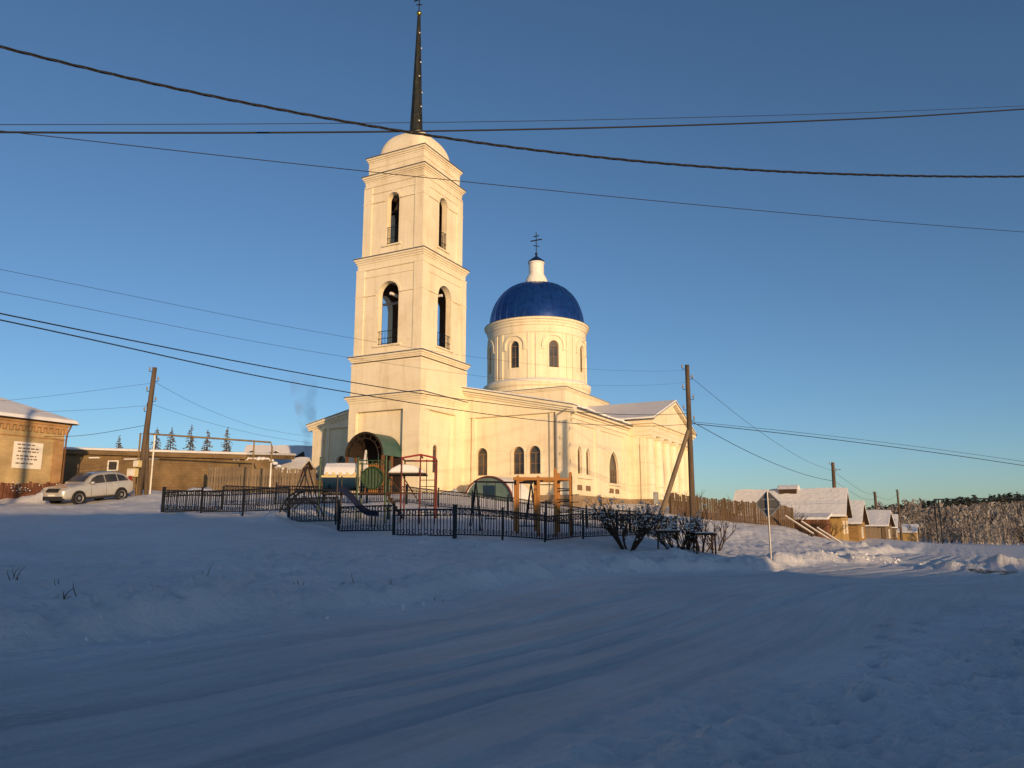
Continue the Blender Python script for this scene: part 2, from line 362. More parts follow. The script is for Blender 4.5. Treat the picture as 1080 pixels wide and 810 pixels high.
MOUNDS = [(14.4, 33.6, 1.6, .6, .32, .4), (16.3, 35, 1.4, .5, .26, .5), (-26.2, 43.5, 1.3, .8, .55, .2), (-29.5, 44, 1.2, .7, .45, .2), (21, 48, 2.2, .7, .4, .4), (17.5, 31, 1.2, .9, .22, .9), (21.5, 34, 1.0, .7, .35, .3), (-4.5, 55.5, 2.0, .8, .35, .9), (-18, 45.5, 2.2, .7, .35, 0), (3.2, 27.6, 2.2, .7, .2, .5), (-.5, 25.0, 1.6, .5, .22, .9), (6, 28.3, 2.0, .5, .2, .4), (-9.2, 31.4, 2.0, 1.4, .32, -.4), (-3.5, 36, 1.6, 1.2, .3, 0), (-11.6, 21.2, 1.1, .28, -.34, .1), (-10.6, 22.8, .9, .2, -.22, .2), (-13, 20.2, 2.2, .5, .2, .1), (-6.5, 20.5, 2.4, .8, .22, .3), (-3.8, 19.5, 1.6, .6, .16, .2)]
FEET = []
_fr = random.Random(77)
for (ax, ay), (bx_, by_), n_ in (((-7.5, 11.2), (-3.2, 21), 17), ((-10.5, 16.5), (-1.5, 24.2), 19), ((2.4, 6.2), (6.8, 13.5), 13), ((4.2, 8.0), (9.5, 12.5), 11), ((-3, 16.2), (3.4, 26.8), 18)):
    an_ = math.atan2(by_ - ay, bx_ - ax)
    for k_ in range(n_):
        t_ = k_ / n_; sd2 = .13 * (1 if k_ % 2 else -1); FEET.append((ax + (bx_ - ax) * t_ - math.sin(an_) * sd2 + _fr.gauss(0, .05), ay + (by_ - ay) * t_ + math.cos(an_) * sd2 + _fr.gauss(0, .05), an_ + _fr.gauss(0, .15)))
def base_z(x, y):
    z = np.zeros(x.shape)
    for (cx, cy, _), k in zip(CTRL, _w[:-1]): z -= k * np.sqrt((x - cx) ** 2 + (y - cy) ** 2 + .6)
    return z + _w[-1]
def ground_z(x, y, fine=True):
    x = np.asarray(x, float); y = np.asarray(y, float)
    z = base_z(x, y)
    r = np.hypot(x, y)
    # wooded hill to the right, far off
    t = x - .40 * np.maximum(y, 0)
    z = z + 11.5 * sstep(0, 150, t) * sstep(190, 520, y)
    dl, sl, _ = dist_poly(x, y, LEFT_EDGE); dr, sr, _ = dist_poly(x, y, RIGHT_EDGE)
    inr = (sl < 0) & (sr > 0)
    fade = 1 - sstep(45, 120, r)
    # ploughed bank along the road's left edge, lower one on the right
    lump = .8 + 1.0 * fbm(x * .8, y * .8, 4, .55)
    z = z + fade * np.where(sl > 0, .30 * np.exp(-((dl - .75) / .8) ** 2) * lump * sstep(.0, .55, dl) + .09 * sstep(-.2, 1.5, dl), 0)
    z = z + fade * np.where(sr < 0, .05 * np.exp(-((dr - 1.2) / 1.0) ** 2) * lump, 0)
    if fine:
        off = np.where(inr, np.minimum(dl, dr), 0)
        amp = np.where(inr, .25 + .75 * np.exp(-off / .6), 1.0)
        z = z + fade * amp * (.14 * fbm(x * .33, y * .33, 3) + .11 * fbm(x * 1.2 + 40, y * 1.2, 4, .55))
        sd_ = np.where(sr < 0, dr, -dr); rough = 1.25 * sstep(-1.8, 1.2, sd_ + 2.2 * fbm(x * .22 + 5, y * .22, 2)) * np.exp(-np.maximum(sd_, 0) / 9) * sstep(-2, 4, y) + np.where(sl > 0, .8 * np.exp(-((dl - 5) / 4.5) ** 2) + .7 * np.exp(-((dl - 1.0) / .7) ** 2), 0)
        rid = np.abs(fbm(x * 1.15 + 9, y * 1.15 + 3, 4, .6))
        z = z + fade * rough * (.24 * (.3 - rid) + .075 * fbm(x * 4, y * 4, 3, .6))
        # wheel ruts
        for o_, a_, w_ in ((.7, .035, .14), (1.45, .05, .15), (2.75, .07, .16), (3.3, .03, .11), (4.2, .06, .16), (4.9, .035, .12), (5.7, .07, .17), (6.9, .04, .15)):
            q_ = dl - o_ - .30 * fbm(x * .12 + o_, y * .12, 2) - .05 * fbm(x * .9, y * .9, 2)
            dep = .65 * a_ * (.45 + 1.3 * np.clip(.5 + fbm(x * .25 + 3 * o_, y * .25, 2), 0, 1))
            z = z + np.where(inr, fade * sstep(0, .5, np.minimum(dl, dr)) * (-dep * np.exp(-(q_ / w_) ** 4) + .45 * dep * np.exp(-((np.abs(q_) - w_ * 1.5) / (w_ * .5)) ** 2)), 0)
        for fx_, fy_, fa_ in FEET:
            m_ = (np.abs(x - fx_) < .4) & (np.abs(y - fy_) < .4)
            if m_.any():
                u_ = (x[m_] - fx_) * math.cos(fa_) + (y[m_] - fy_) * math.sin(fa_); v_ = -(x[m_] - fx_) * math.sin(fa_) + (y[m_] - fy_) * math.cos(fa_)
                r_ = np.sqrt((u_ / .17) ** 2 + (v_ / .09) ** 2); z[m_] += -.085 * np.exp(-r_ ** 4) + .022 * np.exp(-((r_ - 1.5) / .35) ** 2)
    for cx, cy, a, b, h, rot in MOUNDS:
        c, s = math.cos(rot), math.sin(rot); u_ = (x - cx) * c + (y - cy) * s; v_ = -(x - cx) * s + (y - cy) * c
        z = z + h * np.exp(-(u_ / a) ** 2 - (v_ / b) ** 2) * (1 + 1.2 * (fbm(x * 1.7, y * 1.7, 3) if fine else 0))
    return z
def gz(x, y): return float(ground_z(np.array([x]), np.array([y]))[0])

rad = [0.0, .6]
while rad[-1] < 28: rad.append(rad[-1] * 1.0055 + .008)
while rad[-1] < 70: rad.append(rad[-1] * 1.0085 + .012)
while rad[-1] < 7000: rad.append(rad[-1] * 1.045)
rad = np.array(rad[1:])
ang = np.concatenate([np.arange(48, 132, .125), np.arange(132, 408, 2.0)]) * math.pi / 180
NR, NA = len(rad), len(ang)
rr, aa = np.meshgrid(rad, ang, indexing='ij')
gx = (rr * np.cos(aa)).ravel(); gy = (rr * np.sin(aa)).ravel()
gzv = ground_z(gx, gy)
idx = np.arange(NR * NA).reshape(NR, NA); nx = np.roll(idx, -1, axis=1)
quads = np.stack([idx[:-1], idx[1:], nx[1:], nx[:-1]], -1).reshape(-1, 4)
fx = gx[quads].mean(1); fy = gy[quads].mean(1)
_, sl, _ = dist_poly(fx, fy, LEFT_EDGE); _, sr, _ = dist_poly(fx, fy, RIGHT_EDGE)
is_road = (sl < 0) & (sr > 0) & (np.hypot(fx, fy) < 230)
dl_, _, al_ = dist_poly(gx, gy, LEFT_EDGE); dr_, _, _ = dist_poly(gx, gy, RIGHT_EDGE)
def grid_obj(name, q, m, extra_tri=None):
    used, inv = np.unique(q, return_inverse=True); q2 = inv.reshape(q.shape)
    me = bpy.data.meshes.new(name); me.vertices.add(len(used))
    me.vertices.foreach_set("co", np.stack([gx[used], gy[used], gzv[used]], -1).ravel())
    me.loops.add(q2.size); me.loops.foreach_set("vertex_index", q2.ravel().astype(np.int32))
    me.polygons.add(len(q2)); me.polygons.foreach_set("loop_start", (np.arange(len(q2)) * 4).astype(np.int32))
    me.polygons.foreach_set("use_smooth", np.ones(len(q2), bool))
    me.update(calc_edges=True)
    at = me.attributes.new("lane", 'FLOAT_VECTOR', 'POINT')
    at.data.foreach_set("vector", np.stack([dl_[used], al_[used], np.minimum(dl_, dr_)[used]], -1).ravel())
    me.materials.append(m); o = bpy.data.objects.new(name, me); col.objects.link(o); return tag(o, kind='structure')
grid_obj('snow_ground', quads[~is_road], M['ground'])
grid_obj('road', quads[is_road], M['road'])
hub = MB(); hub.add([(gx[i], gy[i], gzv[i]) for i in range(NA)], [list(range(NA))]); tag(hub.build('snow_path', M['road'], fix=False), kind='structure')
# a bare patch of frozen grass in the snow beside the road
bp_ = MB(); pts = []
for k in range(26):
    a = 2 * math.pi * k / 26; q = 1 + .25 * math.sin(3 * a + 1) + .15 * math.sin(5 * a)
    u_, v_ = 1.0 * q * math.cos(a), .85 * q * math.sin(a); x, y = 17.4 + u_ * .9 + v_ * .5, 28.6 + v_ * 1.4
    pts.append((x, y))
bp_.add([(17.4, 28.6, gz(17.4, 28.6) + .02)] + [(x, y, gz(x, y) - .01) for x, y in pts] + [((x + 17.4) / 2, (y + 28.6) / 2, gz((x + 17.4) / 2, (y + 28.6) / 2) + .015) for x, y in pts],
        [[0, 27 + k, 27 + (k + 1) % 26] for k in range(26)] + [[1 + k, 1 + (k + 1) % 26, 27 + (k + 1) % 26, 27 + k] for k in range(26)])
tag(bp_.build('bare_ground', mat('frozen_turf', (.16, .13, .09), .95, .1, noise=(5, (.6, .6, .6), .5, .6))), kind='structure')

# ------------------------------------------------------------------ church
A0 = R(62.226); ZB = 3.2; CX, CY = -8.409, 62.0
church = thing('church', 'cream plastered church with tall bell tower, dark spire and blue dome', 'church', (CX, CY, ZB), A0)
def cz(z): return z - ZB
def c2w(e, n): return (CX + e * math.cos(A0) - n * math.sin(A0), CY + e * math.sin(A0) + n * math.cos(A0))

def arch_pts(c, hw, zs, kind, n=12):
    """points from left spring to right spring over the arch"""
    if kind == 'round': return [(c - hw * math.cos(math.pi * k / n), zs + hw * math.sin(math.pi * k / n)) for k in range(n + 1)]
    if kind == 'rect': return [(c - hw, zs), (c + hw, zs)]
    out = []                                     # gothic: two arcs with radius 2hw*0.9
    r = 1.5 * hw; cxl = c - hw + r; a1 = math.acos((r - hw) / r)
    L = [(cxl - r * math.cos(a1 * k / 6), zs + r * math.sin(a1 * k / 6)) for k in range(7)]
    return L + [(2 * c - x, z) for x, z in L[-2::-1]]

def wall(mb, P, s0, s1, z0, top, ops, th, breaks=()):
    """wall from s0 to s1, z0 to top(s); P(s, d, z) maps to 3D, d = depth inward; ops: (centre, half, sill, spring, kind)"""
    top = top if callable(top) else (lambda s, t=top: t)
    ops = sorted(ops); cuts = [s0]
    for o in ops: cuts += [o[0] - o[1], o[0] + o[1]]
    cuts.append(s1)
    def quad(a, b, c, d): mb.add([a, b, c, d], [(0, 1, 2, 3)])
    def panel(a, b, za, zb, ta, tb):
        quad(P(a, 0, za), P(b, 0, zb), P(b, 0, tb), P(a, 0, ta)); quad(P(a, th, za), P(a, th, ta), P(b, th, tb), P(b, th, zb))
        quad(P(a, 0, ta), P(b, 0, tb), P(b, th, tb), P(a, th, ta))
    for i in range(0, len(cuts), 2):
        ss = sorted({cuts[i], cuts[i + 1], *[b for b in breaks if cuts[i] < b < cuts[i + 1]]})
        for a, b in zip(ss[:-1], ss[1:]): panel(a, b, z0, z0, top(a), top(b))
    for c, hw, sill, spr, kind in ops:
        a, b = c - hw, c + hw
        if sill > z0 + 1e-4:
            quad(P(a, 0, z0), P(b, 0, z0), P(b, 0, sill), P(a, 0, sill)); quad(P(a, th, z0), P(a, th, sill), P(b, th, sill), P(b, th, z0))
            quad(P(a, 0, sill), P(b, 0, sill), P(b, th, sill), P(a, th, sill))
        pts = arch_pts(c, hw, spr, kind)
        for (xa, za), (xb, zb) in zip(pts[:-1], pts[1:]):
            panel(xa, xb, za, zb, top(xa), top(xb))
            quad(P(xa, 0, za), P(xa, th, za), P(xb, th, zb), P(xb, 0, zb))
        for x in (a, b): quad(P(x, 0, sill), P(x, th, sill), P(x, th, spr), P(x, 0, spr))
    for s in (s0, s1): quad(P(s, 0, z0), P(s, th, z0), P(s, th, top(s)), P(s, 0, top(s)))

def window(P, c, hw, sill, spr, kind, parent, depth=.28, bars=1, panemat='glass', name='window', sur=None):
    """frame ring + mullions (one mesh) with a pane below it"""
    pts = [(c - hw, sill)] + arch_pts(c, hw, spr, kind) + [(c + hw, sill)]
    f = MB(); n = len(pts); cx_ = sum(p[0] for p in pts) / n; cz_ = (sill + spr) / 2
    t = min(.07, hw * .2)
    inner = [(c + (x - c) * (1 - t / hw), max(sill + t, z - t) if z > sill else sill + t) for x, z in pts]
    for d0, d1 in ((depth - .06, depth),):
        v = [P(x, d0, cz(z)) for x, z in pts] + [P(x, d0, cz(z)) for x, z in inner] + [P(x, d1, cz(z)) for x, z in inner]
        fs = [[i, (i + 1) % n, n + (i + 1) % n, n + i] for i in range(n)] + [[n + i, n + (i + 1) % n, 2 * n + (i + 1) % n, 2 * n + i] for i in range(n)]
        f.add(v, fs)
    zt = max(z for _, z in pts)
    def bar3(s0_, s1_, z0_, z1_):
        f.add([P(s, d, cz(z)) for z in (z0_, z1_) for d in (depth - .05, depth - .012) for s in (s0_, s1_)], [(0, 2, 3, 1), (4, 5, 7, 6), (0, 1, 5, 4), (2, 6, 7, 3), (0, 4, 6, 2), (1, 3, 7, 5)])
    for k in range(bars):
        s = c - hw + 2 * hw * (k + 1) / (bars + 1); bar3(s - .025, s + .025, sill + t, spr + .02)
    bar3(c - hw + t, c + hw - t, spr - .03, spr + .03)
    bar3(c - hw + t, c + hw - t, (sill + spr) / 2 - .02, (sill + spr) / 2 + .02)
    fo = f.build(name, M['frame'], parent)
    g = MB(); g.add([P(x, depth - .004, cz(z)) for x, z in pts], [list(range(n))]); g.build('pane', M[panemat], fo)
    if sur:
        for k_, q_ in enumerate(sur):
            st = MB(); archivolt(st, P, *q_[0], *q_[1:]); st.build('surround' if k_ == 0 else 'arch_band', M['plaster2'], fo)
    return fo

def archivolt(mb, P, c, hw, sill, spr, kind, w_=.16, d=.07, legs=True):
    pts = arch_pts(c, hw, spr, kind); o = arch_pts(c, hw + w_, spr, kind)
    if legs: pts = [(c - hw, sill)] + pts + [(c + hw, sill)]; o = [(c - hw - w_, sill)] + o + [(c + hw + w_, sill)]
    n = len(pts)
    v = [P(x, -d, cz(z)) for x, z in pts] + [P(x, -d, cz(z)) for x, z in o] + [P(x, .02, cz(z)) for x, z in pts] + [P(x, .02, cz(z)) for x, z in o]
    fs = []
    for i in range(n - 1): fs += [[i, i + 1, n + i + 1, n + i], [n + i, n + i + 1, 3 * n + i + 1, 3 * n + i], [i, 2 * n + i, 2 * n + i + 1, i + 1]]
    fs += [[0, n, 3 * n, 2 * n], [n - 1, 3 * n - 1, 4 * n - 1, 2 * n - 1]]
    mb.add(v, fs)

def sqring(mb, h, z0, z1, hin=None, c=(0, 0)):
    """square slab; hollow when hin is given"""
    if hin is None: mb.box(c[0] - h, c[0] + h, c[1] - h, c[1] + h, cz(z0), cz(z1))
    else:
        mb.box(c[0] - h, c[0] + h, c[1] - h, c[1] - hin, cz(z0), cz(z1)); mb.box(c[0] - h, c[0] + h, c[1] + hin, c[1] + h, cz(z0), cz(z1))
        mb.box(c[0] - h, c[0] - hin, c[1] - hin, c[1] + hin, cz(z0), cz(z1)); mb.box(c[0] + hin, c[0] + h, c[1] - hin, c[1] + hin, cz(z0), cz(z1))
def cornice(mb, h, z, steps, c=(0, 0)):
    """stack of slabs under z growing outwards; steps = [(proj, height)...] from the top down"""
    zt = z
    for pr, ht in steps:
        sqring(mb, h + pr, zt - ht, zt, None, c); zt -= ht + .0

faces4 = {  # P maps for a square tower of half h: face name -> (s along, depth, z)
 'w': lambda h: (lambda s, d, z: (-h + d, s, z)), 'e': lambda h: (lambda s, d, z: (h - d, s, z)),
 's': lambda h: (lambda s, d, z: (s, -h + d, z)), 'n': lambda h: (lambda s, d, z: (s, h - d, z))}
def zP(P): return lambda s, d, z: P(s, d, cz(z))

def bell_tower():
    t = MB()
    # base tier: core set back behind corner pilasters and a frieze
    hc = 3.10
    for k in 'wsn':
        P = zP(faces4[k](hc))
        ops = {'w': [(0, 1.35, 3.0, 6.2, 'round')], 's': [(-.85, .33, 5.45, 7.3, 'round')], 'n': [(0, .33, 5.45, 7.3, 'round')]}[k]
        wall(t, P, -hc, hc, 2.6, 11.0, ops, .45)
    for sx in (-1, 1):
        for sy in (-1, 1):
            if sx > 0: t.box(2.55, 3.03, sy * 1.78 if sy < 0 else 1.78, sy * 3.45, cz(2.6), cz(10.3)) if False else None
    def pil(k, a, b, h, z0, z1, pr):
        P = faces4[k](h); v = [P(s, d, cz(z)) for z in (z0, z1) for d in (-pr, .04) for s in (a, b)]
        t.add(v, [(0, 2, 3, 1), (4, 5, 7, 6), (0, 1, 5, 4), (2, 6, 7, 3), (0, 4, 6, 2), (1, 3, 7, 5)])
    e = 3.45
    t.box(-e, -1.95, -e, -2.0 + .05, cz(2.6), cz(10.28)) if False else None
    for k, spans in (('w', [(-3.45, -1.85), (2.7, 3.45)]), ('s', [(-3.447, -2.62), (-2.5, -1.95), (1.7, 3.0)]), ('n', [(-3.447, -2.0), (1.7, 3.0)])):
        for a, b in spans: pil(k, a, b, hc, 2.6, 10.26, (.35 if k == 'w' else .347) if (b - a) > .6 else .2)
    sqring(t, 3.44, 10.26, 10.95); sqring(t, 3.50, 10.95, 11.02)
    cornice(t, 3.45, 11.45, [(.26, .16), (.17, .14), (.08, .13)])
    # plain block
    sqring(t, 3.40, 11.45, 14.2)
    t.box(-3.43, 3.43, -3.43, 3.43, cz(14.0), cz(14.12))
    cornice(t, 3.36, 14.72, [(.24, .15), (.15, .14), (.07, .13)])
    # two open bell tiers
    for h, z0, z1, hw, sill, spr in ((3.24, 14.72, 22.5, 1.0, 15.55, 19.8), (2.96, 23.05, 29.85, .6, 24.05, 27.95)):
        for k in 'wsen':
            P = zP(faces4[k](h)); s = h if k in 'we' else h - .5
            wall(t, P, -s, s, z0, z1, [(0, hw, sill, spr, 'round')], .5)
        for sx in (-1, 1):
            for sy in (-1, 1):
                x0, x1 = sorted((sx * (h - .78), sx * (h + .07))); y0, y1 = sorted((sy * (h - .78), sy * (h + .07)))
                t.box(x0, x1, y0, y1, cz(z0), cz(z1 - .5))
        for k in 'wsen':
            P = faces4[k](h); archivolt(t, P, 0, hw, sill, spr, 'round', .2, .05, False)
            for a, b, zz, hh, pr in ((-h - .10, -hw - .2, spr - .04, .10, .10), (hw + .2, h + .10, spr - .04, .10, .10), (-hw - .32, hw + .32, sill - .14, .13, .14)):
                e_ = -.001 if k in 'we' else .004
                v = [P(s, d, cz(z)) for z in (zz, zz + hh) for d in (-pr + e_, .04) for s in (a + e_ * 2, b - e_ * 2)]
                t.add(v, [(0, 2, 3, 1), (4, 5, 7, 6), (0, 1, 5, 4), (2, 6, 7, 3), (0, 4, 6, 2), (1, 3, 7, 5)])
        t.box(-h + .4, h - .4, -h + .4, h - .4, cz(z0), cz(z0 + .3)); t.box(-h + .4, h - .4, -h + .4, h - .4, cz(z1 - .4), cz(z1 - .05))
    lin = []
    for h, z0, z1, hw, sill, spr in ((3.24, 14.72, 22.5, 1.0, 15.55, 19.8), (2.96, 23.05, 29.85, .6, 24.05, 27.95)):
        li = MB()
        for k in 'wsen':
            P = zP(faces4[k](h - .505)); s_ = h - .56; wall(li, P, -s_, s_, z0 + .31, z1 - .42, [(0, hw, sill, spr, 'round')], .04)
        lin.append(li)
    sqring(t, 3.30, 21.35, 21.47, 3.2); sqring(t, 3.34, 22.0, 22.1, 3.2)
    cornice(t, 3.22, 23.05, [(.26, .16), (.17, .15), (.09, .16), (.03, .2)])
    sqring(t, 3.02, 28.75, 28.85, 2.9); sqring(t, 3.02, 29.4, 29.5, 2.9)
    cornice(t, 2.94, 30.4, [(.24, .16), (.16, .14), (.08, .14), (.03, .2)])
    sqring(t, 2.80, 30.4, 31.7); sqring(t, 2.84, 31.2, 31.28)
    cornice(t, 2.78, 32.15, [(.2, .15), (.12, .15), (.05, .16)])
    o = t.build('bell_tower', M['plaster'], church)
    for li in lin: li.build('belfry_shade_skin', mat('belfry_shade_dark', (.10, .07, .05), .95, .1, noise=(3, (.16, .11, .08), .4, .7)), o)  # dark skin; the unlit inside of the belfry is put into its colour
    for h, z in ((3.77, 11.45), (3.66, 14.72), (3.54, 23.05), (3.24, 30.4), (3.04, 32.15)):
        fl = MB(); sqring(fl, h, z + .003, z + .07, h - .7); fl.build('cornice_flashing', M['flash'], o)
    for h, hi, z in ((3.60, 3.30, 14.795), (3.46, 3.05, 23.125), (3.66, 3.42, 11.525)):
        sn = MB(); sqring(sn, h, z, z + .05, hi); sn.build('ledge_snow', M['roofsnow'], o, bevel=.02)
    # vaulted cap
    d = MB(); prof = []
    n = 64
    for i in range(15):
        t_ = i / 14; r = 2.52 * math.cos(t_ * math.pi / 2 * .93) ** .9; z = 32.2 + 2.75 * math.sin(t_ * math.pi / 2)
        prof.append((r, z))
    v = []; fs = []
    for r, z in prof:
        for k in range(n):
            a = 2 * math.pi * k / n; q = (abs(math.cos(a)) ** 7 + abs(math.sin(a)) ** 7) ** (-1 / 7)
            v.append((r * q * .97 * math.cos(a), r * q * .97 * math.sin(a), cz(z)))
    for i in range(len(prof) - 1):
        for k in range(n): fs.append([i * n + k, i * n + (k + 1) % n, (i + 1) * n + (k + 1) % n, (i + 1) * n + k])
    fs.append(list(range((len(prof) - 1) * n, len(prof) * n))); d.add(v, fs)
    d.build('vaulted_cap', M['plaster'], o, smooth=50.0)
    # spire
    s = MB(); s.lathe([(.78, cz(34.5)), (.72, cz(35.0)), (.60, cz(35.4)), (.48, cz(38)), (.15, cz(46.7))], 8, a0=R(10))
    so = s.build('spire', M['spire'], church); so.rotation_euler = (0, 0, 0)
    g = MB(); g.sphere((0, 0, cz(46.95)), .24, 10); g.build('ball', M['gold'], so, smooth=True)
    c = MB(); c.tube([(0, 0, cz(47.1)), (0, 0, cz(49.4))], .05, 6); c.box(-.04, .04, -.55, .55, cz(48.35), cz(48.45)); c.box(-.04, .04, -.28, .28, cz(48.85), cz(48.93)); c.bar((0, -.3, cz(47.75)), (0, .3, cz(47.95)), .07)
    c.build('cross', M['iron'], so)
    for k in range(7):
        kn = MB()
        z = 36.2 + k * 1.45; r = .58 - (z - 35.4) * .0385; a = R(-120 + 25 * (k % 3))
        kn.sphere((r * math.cos(a), r * math.sin(a), cz(z)), .07, 6)
        kn.build('lamp', M['whitepaint'], so)  # white-painted beads dotted up the spire
    so.rotation_euler = (0, 0, 0); so.location = (0, 0, 0)
    # balustrades in the openings
    for h, hw, sill, rails in ((3.24, 1.0, 15.55, 1.15), (2.96, .6, 24.05, 1.5)):
        for k in 'ws':
            r = MB(); P = faces4[k](h)
            for zz in (.12, .55, rails): r.bar(P(-hw, .06, cz(sill + zz)), P(hw, .06, cz(sill + zz)), .04)
            nb = 7
            for i in range(nb): x = -hw + 2 * hw * (i + .5) / nb; r.bar(P(x, .06, cz(sill)), P(x, .06, cz(sill + rails)), .022)
            r.build('railing', M['iron'], o)
    # tie beams carrying the bells
    for z, h, m_ in ((19.75, 3.0, 'whitepaint'), (27.9, 2.7, 'boardgable')):
        b = MB(); b.box(-h, h, -.09, .09, cz(z), cz(z + .2)); b.box(-.09, .09, -h, h, cz(z + .2), cz(z + .38))
        b.build('tie_beam', M[m_], o)
    # narrow window in the south face of the base
    window(faces4['s'](hc), -.85, .33, 5.45, 7.3, 'round', church, .12, 0, 'glass', sur=[((-.85, .33, 5.45, 7.3, 'round'), .14, .05)])
    dp = MB(); P = faces4['w'](hc); pts = [(-1.35, 3.0)] + arch_pts(0, 1.35, 6.2, 'round') + [(1.35, 3.0)]
    dp.add([P(s_, .4, cz(z)) for s_, z in pts], [list(range(len(pts)))]); dp.build('door', M['brownwood'], o)
    return o
bell_tower()

# bells hang in the tower
def bell(e, n, z, r, label):
    x, y = c2w(e, n)
    b = thing('bell', label, 'bell', (x, y, z - r * 1.7), A0, 'bells of the tower')
    m = MB(); m.lathe([(r * 1.0, 0), (r * .93, .12 * r), (r * .72, .5 * r), (r * .6, 1.0 * r), (r * .52, 1.35 * r), (r * .3, 1.52 * r), (.05, 1.58 * r)], 20); m.build('bell_shell', M['bronze'], b, smooth=50.0)
    k = MB(); k.tube([(0, 0, 1.5 * r), (0, 0, 1.72 * r + .06)], .04, 6); k.build('crown_bolt', M['iron'], b); k = MB(); k.tube([(0, 0, .9 * r), (0, 0, -.12 * r)], .03, 5); k.sphere((0, 0, -.12 * r), .09 * r + .03, 6); k.build('clapper', M['iron'], b)
bell(-2.1, 0, 28.0, .52, 'dark bronze bell in the upper tower opening facing the slide')
bell(0, -2.1, 28.0, .5, 'dark bronze bell in the upper tower opening on the dome side')
bell(0.0, 0, 20.0, .95, 'large dark bronze bell in the middle of the lower tower tier')

